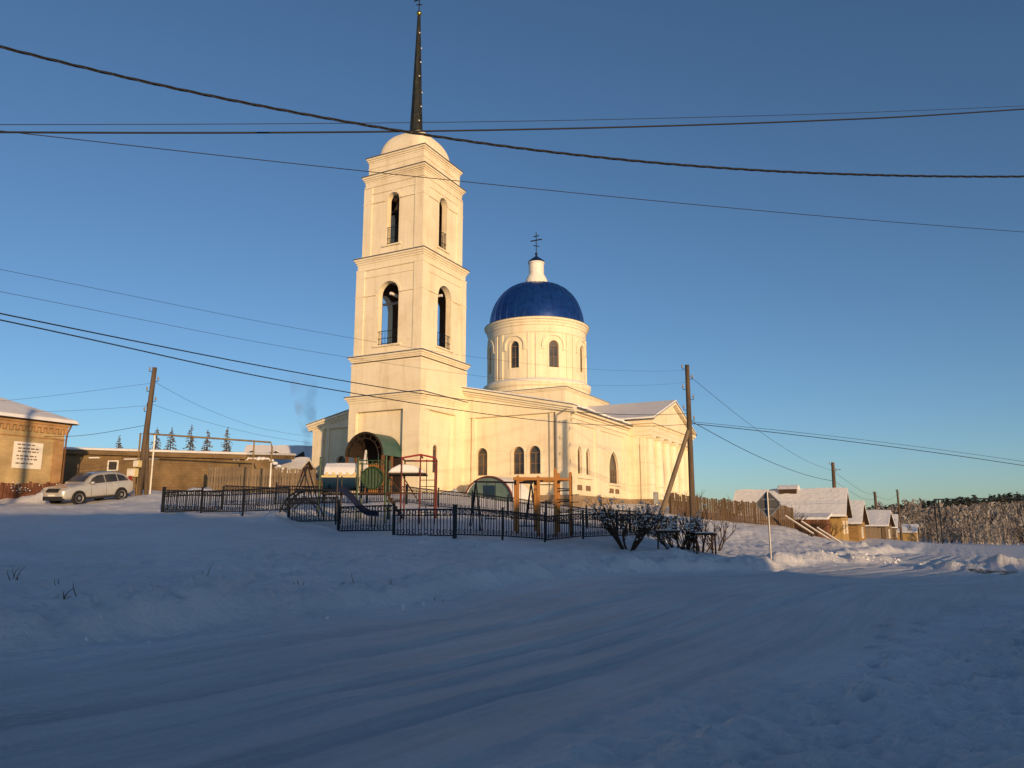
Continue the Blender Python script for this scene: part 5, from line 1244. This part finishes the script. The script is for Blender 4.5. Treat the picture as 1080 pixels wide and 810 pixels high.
# long slag block barn behind the car
def barn():
    zb = 3.4; x0, y0 = -34.5, 57.0; x1, y1 = -16.2, 55.2; L = math.hypot(x1 - x0, y1 - y0); a = math.atan2(y1 - y0, x1 - x0)
    b = thing('block_barn', 'long brown block barn with a snow edged sloping roof behind the car', 'barn', (x0, y0, zb), a)
    m = MB(); top = lambda s: 2.95 - .005 * s
    hl, hr = 3.42, 2.72
    pts = [(0, -1), (L, -1), (L, 1.6), (L - 1.0, 2.0), (L - 1.4, hr), (0, hl)]
    m.prism(pts, 'y', 0, .4); m.box(0, .4, .4, 9, -1, 3.4); m.box(L - .4, L, .4, 9, -1, 1.6); m.build('wall', M['slagwall'], b)
    def slab(name, mm_, z0, z1, y0, ov):
        k = MB(); Lr = L - 3.0
        v = [(x, y, (hl + (hr - hl) * max(0, x) / L) + zz + (.75 if y > 1 else 0)) for zz in (z0, z1) for y in (y0, 9.0) for x in (-.3, Lr + ov)]
        k.add(v, [(0, 2, 3, 1), (4, 5, 7, 6), (0, 1, 5, 4), (2, 6, 7, 3), (0, 4, 6, 2), (1, 3, 7, 5)]); k.build(name, mm_, b, bevel=.04)
    slab('roof', M['slagwall'], -.12, .2, -.35, 0); slab('roof_snow', M['roofsnow'], .205, .38, -.45, .1)
    s = MB()
    for k in range(14):
        q = L - 4.3 + k * .3; h = 2.74 if q < L - 1.4 else 2.7 - (q - L + 1.4) * .7; s.sphere((q, .2, h + .03), .16 + .12 * random.random(), 6, .6)
    s.build('wall_snow', M['roofsnow'], b, smooth=True)
    f = MB()
    for a_, d_, z0, z1 in ((-.42, .42, 1.95, 2.05), (-.42, .42, 2.65, 2.75), (-.42, -.32, 2.05, 2.65), (.32, .42, 2.05, 2.65)): f.box(5.1 + a_, 5.1 + d_, -.05, .02, z0, z1)
    fo = f.build('window', M['whitepaint'], b); MB().box(4.78, 5.42, -.03, -.004, 2.05, 2.65).build('pane', M['glass'], fo)
    m = MB(); m.box(3.2, 4.0, -.1, .0, 2.9, 3.0); m.box(6.0, 8.6, -.18, -.0, 2.78, 2.86); m.build('ledge_snow', M['roofsnow'], b)
barn()

def plank_fence(name, label, P, h, m_, seed=1, gap=.0, group='plank fences'):
    rnd = random.Random(seed); P = [np.array(p, float) for p in P]; z0 = gz(*P[0])
    b = thing(name, label, 'fence', (P[0][0], P[0][1], z0), 0, group)
    pl = MB(); 
    for a, c in zip(P[:-1], P[1:]):
        L = np.hypot(*(c - a)); n = int(L / .17); an = math.atan2(*(c - a)[::-1])
        for k in range(n):
            q = a + (c - a) * (k + .5) / n; g = gz(*q) - z0; hh = h + rnd.uniform(-.06, .06) - (.35 if rnd.random() < .03 else 0)
            M_ = Matrix.Translation((q[0] - P[0][0], q[1] - P[0][1], g)) @ Matrix.Rotation(an, 4, 'Z') @ Matrix.Rotation(rnd.uniform(-.015, .015), 4, 'Y')
            pl.box(-.075, .075, -.012 + rnd.uniform(-.01, .01), .014, -.3, hh, M_)
    pl.build('planks', m_, b)
    r = MB(); 
    for a, c in zip(P[:-1], P[1:]):
        for z in (.45, h - .35):
            ga, gc = gz(*a) - z0, gz(*c) - z0; o_ = np.array([0, .05])
            r.bar((a[0] - P[0][0], a[1] - P[0][1] + .06, ga + z), (c[0] - P[0][0], c[1] - P[0][1] + .06, gc + z), .06, .05)
    r.build('rails', m_, b)
    for q in P:
        g = gz(*q) - z0; MB().box(q[0] - P[0][0] - .07, q[0] - P[0][0] + .07, q[1] - P[0][1] + .1, q[1] - P[0][1] + .24, g - .3, g + h + .1).build('post', m_, b)
plank_fence('plank_fence', 'grey brown plank fence beyond the playground, left of the church porch', [(-20.5, 51.8), (-18, 52.0), (-15.5, 52.3), (-13.6, 52.8)], 1.65, M['oldwood'], 3)
plank_fence('plank_fence', 'dark brown plank fence along the top of the sunlit mound', [(12.4, 60.5), (14.5, 60.4), (16.6, 60.3), (18.8, 60.0), (20.6, 60.0), (22.0, 60.6)], 1.65, M['fencewood'], 5)
# low red brown picket strip and shrubs in front of the brick building
plank_fence('picket_fence', 'low reddish picket fence in front of the brick building', [(-30.2, 41.6), (-28.6, 43.0), (-27, 44.6), (-25.4, 46.3)], .85, mat('dull_red_pickets', (.10, .04, .025), .9, .15, noise=(3, (.16, .07, .045), .4, .7)), 8, group='picket fences')

def gabled(name, label, x, y, rz, L, W, eave, ridge, wm, zb=None, chim=True, boards=True, group='village houses', wins=2, snow=.28, side=0):
    g = gz(x, y) if zb is None else zb
    b = thing(name, label, 'house', (x, y, g), rz, group)
    m = MB(); m.box(-L / 2, L / 2, -W / 2, W / 2, -1.2, eave); m.build('wall', wm, b)
    for s in (-1, 1):
        gm = MB(); gm.prism([(-W / 2 - .0, eave), (W / 2 + .0, eave), (0, ridge - .05)], 'x', *sorted((s * (L / 2 - .12), s * (L / 2 + .015))))
        gm.build('gable', M['boardgable'] if boards else wm, b)
    r = MB(); e = .4; k = (ridge - eave) / (W / 2); ze = eave - e * k
    pts = [(-W / 2 - e, ze), (0, ridge), (W / 2 + e, ze), (W / 2 + e, ze + .12), (0, ridge + .13), (-W / 2 - e, ze + .12)]
    r.prism(pts, 'x', -L / 2 - .4, L / 2 + .4); ro = r.build('roof', M['boardgable'], b)
    s = MB(); ni = 16; v = []; fs = []
    rows = [(-W / 2 - e - .05, ze + .10), (-W / 2 - e - .02, ze + snow * .8 + .1), (-W / 4, (ze + ridge) / 2 + snow + .14), (0, ridge + snow + .1), (W / 4, (ze + ridge) / 2 + snow + .14), (W / 2 + e + .02, ze + snow * .8 + .1), (W / 2 + e + .05, ze + .10), (0, ridge + .11)]
    for i in range(ni + 1):
        X = -L / 2 - .45 + (L + .9) * i / ni
        for j, (a, c) in enumerate(rows): v.append((X, a, c + (random.uniform(-.05, .05) if 0 < j < 6 else 0)))
    J = len(rows)
    for i in range(ni):
        for j in range(J): fs.append([i * J + j, i * J + (j + 1) % J, (i + 1) * J + (j + 1) % J, (i + 1) * J + j])
    fs += [list(range(J)), list(range(ni * J, (ni + 1) * J))[::-1]]
    s.add(v, fs); s.build('roof_snow', M['roofsnow'], ro, smooth=45.0)
    if chim:
        c = MB(); c.box(-.5, .5, -.35, .45, ridge - .5, ridge + .75); c.build('chimney', M['brickred'], ro)
    for k in range(wins):
        yy = -W / 2 + W * (k + .5) / wins
        for sg in (1, -1):
            f = MB(); X = sg * L / 2
            for a, d_, z0, z1 in ((-.5, .5, eave - 1.75, eave - 1.65), (-.5, .5, eave - .65, eave - .55), (-.5, -.42, eave - 1.65, eave - .65), (.42, .5, eave - 1.65, eave - .65), (-.03, .03, eave - 1.65, eave - .65)): f.box(*sorted((X, X + sg * .06)), yy + a, yy + d_, z0, z1)
            fo = f.build('window', M['whitepaint'], b); MB().box(*sorted((X + sg * .004, X + sg * .02)), yy - .42, yy + .42, eave - 1.65, eave - .65).build('pane', M['glass'], fo)
    for q in range(side):
        xx = -L / 2 + L * (q + .5) / side; f = MB(); Y0 = -W / 2
        for a, d_, z0, z1 in ((-.5, .5, eave - 1.7, eave - 1.6), (-.5, .5, eave - .7, eave - .6), (-.5, -.42, eave - 1.6, eave - .7), (.42, .5, eave - 1.6, eave - .7), (-.03, .03, eave - 1.6, eave - .7)): f.box(xx + a, xx + d_, Y0 - .06, Y0, z0, z1)
        fo = f.build('window', M['whitepaint'], b); MB().box(xx - .42, xx + .42, Y0 - .02, Y0 - .004, eave - 1.6, eave - .7).build('pane', M['glass'], fo)
    return b
# right: village houses
h1 = gabled('village_house', 'yellow house with a long snow covered roof and roof vent beyond the mound', 27.4, 76.0, R(-28), 9.6, 6.4, 2.55, 4.75, M['yellowwall'], -.2, False, side=3)
m = MB(); m.box(-.9, .7, -.7, .7, 4.6, 5.05); lo = m.build('roof_vent', M['boardgable'], h1); m = MB(); m.prism([(-1.0, 5.05), (1.0, 5.05), (0, 5.5)], 'x', -1.1, .9); m.build('vent_snow', M['roofsnow'], lo, bevel=.1)
gabled('village_house', 'small yellow boarded house with a steep dark gable right of the lamp pole', 35.6, 88.0, R(-32), 7.4, 5.0, 2.3, 4.3, mat('ochre_logs', (.34, .21, .08), .9, .15, noise=(3, (.18, .11, .05), .4, .7, (.3, .3, 4))), -.6, True, wins=1, side=2)
gabled('village_house', 'weathered low house with a long roof behind the dark pole', 47.6, 109, R(-33.5), 9.5, 5.6, 2.3, 4.0, M['oldwood'], -1.0, True, wins=1, side=3)
gabled('village_house', 'distant snow roofed house behind the thin pole', 60.0, 136, R(-29), 13.0, 6.0, 2.5, 4.3, M['oldwood'], -1.6, False, wins=1)
gabled('village_house', 'pale distant cottage at the foot of the wooded hill', 84, 168, R(-33), 6.0, 5.0, 2.3, 3.6, M['yellowwall'], -2.6, False, wins=1)
# red shed lean-to and yard fence in front of the first house
m = thing('lean_to', 'red brown lean-to shed under the long snowy roof', 'shed', (26.0, 71.6, -.1), R(-33), None)
mm = MB(); mm.box(-3.4, 3.0, -.8, .8, -.8, 2.0); mm.build('wall', M['redwall'], m); mm = MB(); mm.prism([(-1.0, 1.98), (1.0, 2.4), (1.0, 2.62), (-1.0, 2.2)], 'x', -3.6, 3.2); mm.build('roof_snow', M['roofsnow'], m, bevel=.06); mm = MB(); mm.box(.8, 2.2, -.86, -.79, -.5, 1.6); mm.build('door', M['boardgable'], m)
plank_fence('yard_fence', 'pale uneven yard fence below the yellow houses', [(33.5, 82.5), (36, 84.5), (38.6, 86.5), (42, 92), (46, 97)], 1.3, M['oldwood'], 12, group='yard fences')
plank_fence('yard_fence', 'dark yard fence along the street under the dark pole', [(46.6, 98), (50, 105), (53.5, 112), (57, 120), (64, 130)], 1.5, M['fencewood'], 13, group='yard fences')
# snow topped rails leaning on the mound
for k, (x, y, lab) in enumerate(((21.6, 58.5, 'leftmost snow covered rail leaning on the mound behind the road sign'), (23.2, 59.6, 'middle snow covered rail leaning on the mound behind the road sign'), (25.0, 61.2, 'rightmost snow covered rail leaning on the mound behind the road sign'))):
    g = gz(x, y); r = thing('leaning_rail', lab, 'rail', (x, y, g), R(-12), 'rails on the mound')
    MB().bar((-.9, .1, 1.25), (1.0, -.2, -.1), .09).build('beam', M['oldwood'], r); MB().bar((-.9, .1, 1.335), (1.0, -.2, -.015), .09, .07).build('snow', M['roofsnow'], r)
# left distance
gabled('village_house', 'small house with a blue grey roof and dark gable between the firs and church', -23.0, 72.5, R(-62), 5.0, 3.8, 3.2, 4.4, M['boardgable'], 3.6, False, wins=0, snow=.1)
gabled('village_house', 'orange fronted low house with a sunlit snowy roof left of the church', -20.9, 66.5, R(-8), 6.0, 3.6, 2.2, 3.2, M['orange'], 3.6, False, False, wins=2)
gabled('village_house', 'large house with a grey roof partly behind the church corner', -25.5, 88.0, R(10), 9.0, 9.0, 3.6, 6.4, M['oldwood'], 3.8, False, wins=0, snow=.1)

# houses across the street behind the viewer, which shade the street
gabled('street_house', 'long snow roofed house across the street shading the left of the square', 6.6, -32.1, R(23.8), 17.3, 9, 5.2, 8.55, M['oldwood'], 0, True, group='houses across the street')
gabled('street_house', 'dark house across the street shading the playground', 23.4, -26.8, R(23.8), 19.4, 9, 5.1, 8.15, M['redwall'], 0, True, group='houses across the street')
gabled('street_house', 'low house across the street shading the road by the sign', 39.9, -17.4, R(23.8), 17.2, 8, 2.7, 4.55, M['yellowwall'], 0, False, group='houses across the street')
gabled('street_house', 'last house across the street beyond the low one', 57.9, -9.4, R(23.8), 19, 8, 2.6, 4.5, M['oldwood'], 0, False, group='houses across the street')

# ------------------------------------------------------------------ vegetation
def quadleaf(mb, p, d, up, l, w_):
    d = Vector(d).normalized(); s = d.cross(Vector(up)); s = s.normalized() if s.length > 1e-4 else Vector((1, 0, 0)); p = Vector(p)
    mb.add([p - s * w_ * .3, p + d * l * .55 - s * w_, p + d * l, p + d * l * .55 + s * w_], [(0, 1, 2, 3)])
def fir(x, y, h, rb, label, seed):
    rnd = random.Random(seed); g = gz(x, y); b = thing('fir_tree', label, 'tree', (x, y, g), rnd.uniform(0, 6), 'firs behind the barn')
    MB().tube([(0, 0, -.3), (0, 0, h * .5), (0, 0, h)], [.16, .09, .015], 7).build('trunk', M['bark'], b)
    m = MB(); z = h * .12
    while z < h * .99:
        f = 1 - z / h; R_ = rb * f * rnd.uniform(.7, 1.15) + .02; nb = max(3, int(12 * f + 3))
        for k in range(nb):
            a = rnd.uniform(0, 2 * math.pi); L = R_ * rnd.uniform(.7, 1.12); zb_ = z + rnd.uniform(-.03, .03) * h; tip = Vector((math.cos(a) * L, math.sin(a) * L, zb_ - L * rnd.uniform(.2, .5)))
            base = Vector((0, 0, zb_)); n = max(2, int(L / .22))
            for q in range(n):
                t = (q + .6) / n; p = base.lerp(tip, t)
                for s in (-1, 1): quadleaf(m, p, (math.cos(a + s * .7), math.sin(a + s * .7), -.35), (rnd.uniform(-1, 1), rnd.uniform(-1, 1), rnd.uniform(-1, 1)), (.30 * (1.15 - t) + .14) * (.3 + f), .05 + .06 * f)
                quadleaf(m, p, (math.cos(a), math.sin(a), -.3), (rnd.uniform(-.5, .5), rnd.uniform(-.5, .5), 1), .34 * (.35 + f), .05 + .06 * f)
        z += h * .022
    m.build('crown', M['fir'], b, fix=False)
for k, (x, lab) in enumerate(((-38.7, 'fir tree just right of the brick roof, first behind the barn'), (-35.3, 'fir tree directly right of the leaning pole'), (-33.6, 'second fir tree right of the leaning pole'), (-31.9, 'tallest fir tree in the middle of the row behind the barn'), (-30.0, 'shorter fir tree second from the right in the row'), (-28.3, 'rightmost fir tree of the row behind the barn'))):
    fir(x, 75 + .6 * (k % 2), (10.96, 11.0, 10.9, 11.2, 10.7, 11.0)[k] - gz(x, 75) + (-.9 if k == 0 else 0), 2.1, lab, 50 + k)

def shrub(name, label, x, y, h, spread, nstem, seed, m_='twig', leaf=None, nleaf=0, snow=0, group='bare shrubs', depth=3):
    rnd = random.Random(seed); g = gz(x, y); b = thing(name, label, 'shrub', (x, y, g), 0, group); m = MB(); tips = []
    def grow(p, d, L, r, lv):
        q = p + d * L; m.tube([p, p.lerp(q, .5) + Vector((rnd.uniform(-1, 1), rnd.uniform(-1, 1), 0)) * L * .06, q], [r, r * .8, r * .6], 4, False); tips.append((p.lerp(q, .6), d)); tips.append((q, d))
        if lv:
            for _ in range(rnd.choice((2, 2, 3))):
                dd = (d + Vector((rnd.uniform(-1, 1), rnd.uniform(-1, 1), rnd.uniform(-.3, .8))) * .55).normalized(); grow(p.lerp(q, rnd.uniform(.5, 1)), dd, L * rnd.uniform(.5, .75), r * .6, lv - 1)
    for _ in range(nstem):
        a = rnd.uniform(0, 6.28); d = Vector((math.cos(a) * spread, math.sin(a) * spread, 1)).normalized(); grow(Vector((math.cos(a) * .15, math.sin(a) * .15, -.1)), d, h * rnd.uniform(.35, .5), .02 + .006 * h, depth)
    m.build('stems', M[m_], b)
    if nleaf:
        l = MB()
        for _ in range(nleaf):
            p, d = rnd.choice(tips); p = p + Vector((rnd.gauss(0, .07), rnd.gauss(0, .07), rnd.gauss(0, .07))); quadleaf(l, p, (rnd.uniform(-1, 1), rnd.uniform(-1, 1), rnd.uniform(-.6, .8)), (0, 0, 1), rnd.uniform(.05, .13), rnd.uniform(.012, .03))
        l.build('foliage', M[leaf], b, fix=False)
    if snow:
        s = MB()
        for _ in range(snow):
            p, d = rnd.choice(tips)
            s.sphere(tuple(p + Vector((0, 0, .02))), rnd.uniform(.025, .06), 4, .55)
        tag(s.build('snow', M['roofsnow'], b), kind='stuff')
    return b
shrub('bush', 'dense dark evergreen bush dusted with snow at the fence end', 4.35, 29.3, 2.5, .7, 22, 31, 'twig', 'bushleaf', 1500, 240, 'bushes at the road', 3)
shrub('bush', 'loose snowy bush at the foot of the pole brace', 6.35, 30.6, 1.7, .65, 15, 4, 'twig', 'bushleaf', 500, 260, 'bushes at the road', 3)
shrub('bush', 'tangled snowy bush between the two low tables', 6.95, 31.2, 1.9, .6, 13, 14, 'twig', 'bushleaf', 250, 240, 'bushes at the road', 3)
shrub('bare_shrub', 'tall bare shrub at the right low table', 7.6, 31.3, 2.0, .5, 9, 5, 'twig', snow=20, depth=3)
shrub('bare_shrub', 'bare shrub just beyond the tall pole on the snow slope', 8.6, 33.0, 1.8, .7, 8, 6, 'twig', snow=10, depth=3)
shrub('bare_shrub', 'bare shrub behind the fence end by the south plinth', 5.6, 36.5, 1.8, .7, 9, 16, 'twig', snow=30, depth=3)
for k, (x, y, h) in enumerate(((-31.0, 41.5, 1.2), (-29.6, 42.8, 1.1), (-28.2, 44.0, 1.25), (-27.0, 45.0, 1.3), (-25.6, 45.6, 1.3), (-24.6, 46.2, 1.2), (-23.6, 46.6, 1.1))):
    shrub('hedge_shrub', ('reddish hedge shrub at the left edge of the brick wall', 'reddish hedge shrub under the brick window', 'reddish hedge shrub left of the white notice', 'reddish hedge shrub under the white notice', 'brown hedge shrub at the brick building corner', 'brown hedge shrub behind the car bonnet', 'brown hedge shrub behind the car roof')[k], x, y, h, .9, 16, 20 + k, 'redtwig', snow=45, group='hedge by the brick building', depth=3)
shrub('dark_spruce', 'small dark spruce bush at the right edge of the far street', 62.0, 93.5, 2.6, .6, 14, 44, 'twig', 'bushleaf', 1500, 30, 'dark spruces', 3)
for k, (x, y, h, lab) in enumerate(((29.2, 71.5, 2.0, 'bare brown thicket left of the lamp pole'), (24.6, 64.5, 2.2, 'bare brown thicket on the mound below the long roof'), (22.4, 63.2, 2.4, 'bare brown thicket at the end of the dark plank fence'), (17.5, 62.5, 2.2, 'bare brown thicket behind the dark plank fence'), (14.0, 62.5, 2.3, 'bare brown thicket behind the fence beside the church'))):
    shrub('thicket', lab, x, y, h, 1.0, 26, 60 + k, 'twig', snow=10, group='thickets on the mound', depth=3)

# dead stalks poking through the snow
for k, (x, y) in enumerate(((-5.9, 15.0), (-7.7, 13.2), (-4.3, 15.8), (-2.6, 16.6), (-9.2, 14.5), (-6.5, 11.6), (-1.4, 15.4), (-3.1, 14.8), (-8.6, 12.6))):
    rnd = random.Random(90 + k); m = MB(); g = gz(x, y)
    for _ in range(rnd.choice((2, 3, 5))):
        a = rnd.uniform(0, 6.28); d = Vector((math.cos(a) * .45, math.sin(a) * .45, 1)); o_ = Vector((x + rnd.uniform(-.12, .12), y + rnd.uniform(-.12, .12), g - .03)); L = rnd.uniform(.08, .3)
        m.tube([o_, o_ + d * L * .6, o_ + d * L + Vector((.03, .02, -.02))], [.008, .006, .003], 4)
    o = m.build('dead_stalk', M['grass'])
    tag(o, 'dry stalks poking out of the snow bank left of the road', 'weed', 'dry stalks on the bank')

# frozen snow clods along the ploughed road edge
for nm, cnt, fn in (('snow_clods', 170, None),):
    m = MB(); rnd = random.Random(5)
    E_ = LEFT_EDGE[2:9]
    for _ in range(cnt):
        i = rnd.randrange(len(E_) - 1); t = rnd.random(); p = E_[i] * (1 - t) + E_[i + 1] * t; x = p[0] + rnd.gauss(-.25, .45); y = p[1] + rnd.gauss(.1, .35); s = rnd.choice((.012, .015, .02, .025, .03, .05))
        M_ = Matrix.Translation((x, y, gz(x, y) - s * .15)) @ Euler((rnd.random() * 3, rnd.random() * 3, rnd.random() * 3)).to_matrix().to_4x4()
        k0 = len(m.v); m.sphere((0, 0, 0), s, 4, .7); m.v[k0:] = [tuple(M_ @ (Vector(q) * rnd.uniform(.7, 1.3))) for q in m.v[k0:]]
    for cx_, cy_, a_, b_, h_, r_ in MOUNDS[:2]:
        for _ in range(22):
            x = cx_ + rnd.gauss(0, a_ * .7); y = cy_ + rnd.gauss(0, b_ * .8); s = rnd.uniform(.03, .09)
            M_ = Matrix.Translation((x, y, gz(x, y) - s * .15)) @ Euler((rnd.random() * 3, rnd.random() * 3, rnd.random() * 3)).to_matrix().to_4x4(); k0 = len(m.v); m.sphere((0, 0, 0), s, 4, .7); m.v[k0:] = [tuple(M_ @ (Vector(q) * rnd.uniform(.7, 1.3))) for q in m.v[k0:]]
    tag(m.build('snow_clods', M['snow']), 'clods of ploughed snow along the road edge', 'snow', None, 'stuff')

# wooded hill
def forest(name, label, mat_, spots, seed):
    r_ = np.random.default_rng(seed); T = np.array([q[:4] for q in spots]); frost = spots[0][4] == 'frost'; N = len(T); n = 62 if frost else 40
    t = (np.arange(n)[None] + r_.random((N, n))) / n; h = T[:, 3:4]
    if frost: rad_ = h * .27 * np.sin(np.pi * np.minimum(1, t * .85 + .15)) ** .7
    else: rad_ = h * .19 * (1 - t) + .15
    a = r_.uniform(0, 6.283, (N, n)); q = rad_ * np.sqrt(r_.random((N, n)))
    P = np.stack([T[:, 0:1] + q * np.cos(a), T[:, 1:2] + q * np.sin(a), T[:, 2:3] + h * (.10 + .9 * t)], -1)
    s_ = h * (.034 if frost else .055) * r_.uniform(.6, 1.5, (N, n))
    D = r_.normal(size=(N, n, 3)); D[..., 2] = np.abs(D[..., 2]) * (1.3 if frost else .3) + (.3 if frost else -.4); D /= np.linalg.norm(D, axis=-1, keepdims=True)
    E_ = np.cross(D, r_.normal(size=(N, n, 3))); E_ /= np.linalg.norm(E_, axis=-1, keepdims=True)
    D *= s_[..., None] * 1.9; E_ *= s_[..., None] * .5
    V = np.stack([P - D, P + E_, P + D, P - E_], 2).reshape(-1, 3)
    tr = np.stack([T[:, :3] + [-.14, 0, -.6], T[:, :3] + [.14, 0, -.6], T[:, :3] + np.concatenate([np.full((N, 2), .03), h * .8], 1), T[:, :3] + np.concatenate([np.full((N, 2), -.03), h * .8], 1)], 1).reshape(-1, 3)
    V = np.concatenate([V, tr]); nf = len(V) // 4
    me = bpy.data.meshes.new(name); me.vertices.add(len(V)); me.vertices.foreach_set("co", V.astype(np.float32).ravel())
    me.loops.add(len(V)); me.loops.foreach_set("vertex_index", np.arange(len(V), dtype=np.int32)); me.polygons.add(nf); me.polygons.foreach_set("loop_start", (np.arange(nf) * 4).astype(np.int32)); me.update(calc_edges=True)
    me.materials.append(mat_); o = bpy.data.objects.new(name, me); col.objects.link(o)
    return tag(o, label, 'forest', None, 'stuff')
def scatter(n, x0, x1, y0, y1, cond, hr, kind, seed):
    r_ = np.random.default_rng(seed); x = r_.uniform(x0, x1, n); y = r_.uniform(y0, y1, n); k = cond(x, y); x, y = x[k], y[k]; z = ground_z(x, y, False)
    return [(float(a), float(b_), float(c), float(r_.uniform(*hr)), kind) for a, b_, c in zip(x, y, z)]
fs1 = scatter(9000, 60, 480, 175, 560, lambda x, y: (x > .47 * y) & (x < .95 * y) & (x - .40 * y > 8), (6, 10), 'frost', 1)
fs1 += scatter(420, 70, 200, 150, 200, lambda x, y: (x > .5 * y) & (x < .95 * y), (3, 6), 'frost', 4)
forest('frosted_forest', 'frosted birch wood covering the hillside at the far right', M['frost'], fs1, 2)
fs2 = scatter(4200, 130, 720, 380, 760, lambda x, y: (x > .40 * y) & (x < 1.0 * y) & (y > 470), (9, 15), 'pine', 3)
fs2 += scatter(900, 80, 330, 330, 480, lambda x, y: (x > .40 * y) & (x < .50 * y), (8, 11), 'pine', 5)
forest('pine_forest', 'dark pine wood along the hilltop', M['pine'], fs2, 3)

# chimney smoke drifting up behind the church corner
m = MB(); pts = [(-21.3, 80, 8.6), (-21.35, 80, 10), (-21.6, 80, 12), (-22.0, 80.2, 14.5), (-22.6, 80.5, 18)]
m.tube(pts, [.35, .7, 1.0, 1.3, 1.7], 14)
vm = bpy.data.materials.new('smoke'); vm.use_nodes = True; n = vm.node_tree; n.nodes.clear()
out = n.nodes.new("ShaderNodeOutputMaterial"); pv = n.nodes.new("ShaderNodeVolumePrincipled"); pv.inputs["Color"].default_value = (.5, .49, .5, 1)
tc = n.nodes.new("ShaderNodeTexCoord"); no = n.nodes.new("ShaderNodeTexNoise"); no.inputs["Scale"].default_value = .7; no.inputs["Detail"].default_value = 4
n.links.new(tc.outputs["Object"], no.inputs["Vector"])
sp = n.nodes.new("ShaderNodeSeparateXYZ"); n.links.new(tc.outputs["Object"], sp.inputs[0])
g1 = n.nodes.new("ShaderNodeMapRange"); g1.inputs["From Min"].default_value = 8.5; g1.inputs["From Max"].default_value = 17.5; g1.inputs["To Min"].default_value = .8; g1.inputs["To Max"].default_value = 0
n.links.new(sp.outputs[2], g1.inputs["Value"])
r1 = n.nodes.new("ShaderNodeMapRange"); r1.inputs["From Min"].default_value = .42; r1.inputs["From Max"].default_value = .75; n.links.new(no.outputs["Fac"], r1.inputs["Value"])
mu = n.nodes.new("ShaderNodeMath"); mu.operation = 'MULTIPLY'; n.links.new(g1.outputs[0], mu.inputs[0]); n.links.new(r1.outputs[0], mu.inputs[1]); n.links.new(mu.outputs[0], pv.inputs["Density"])
n.links.new(pv.outputs[0], out.inputs["Volume"])
tag(m.build('smoke', vm), 'thin grey chimney smoke beside the church corner', 'smoke', None, 'stuff')
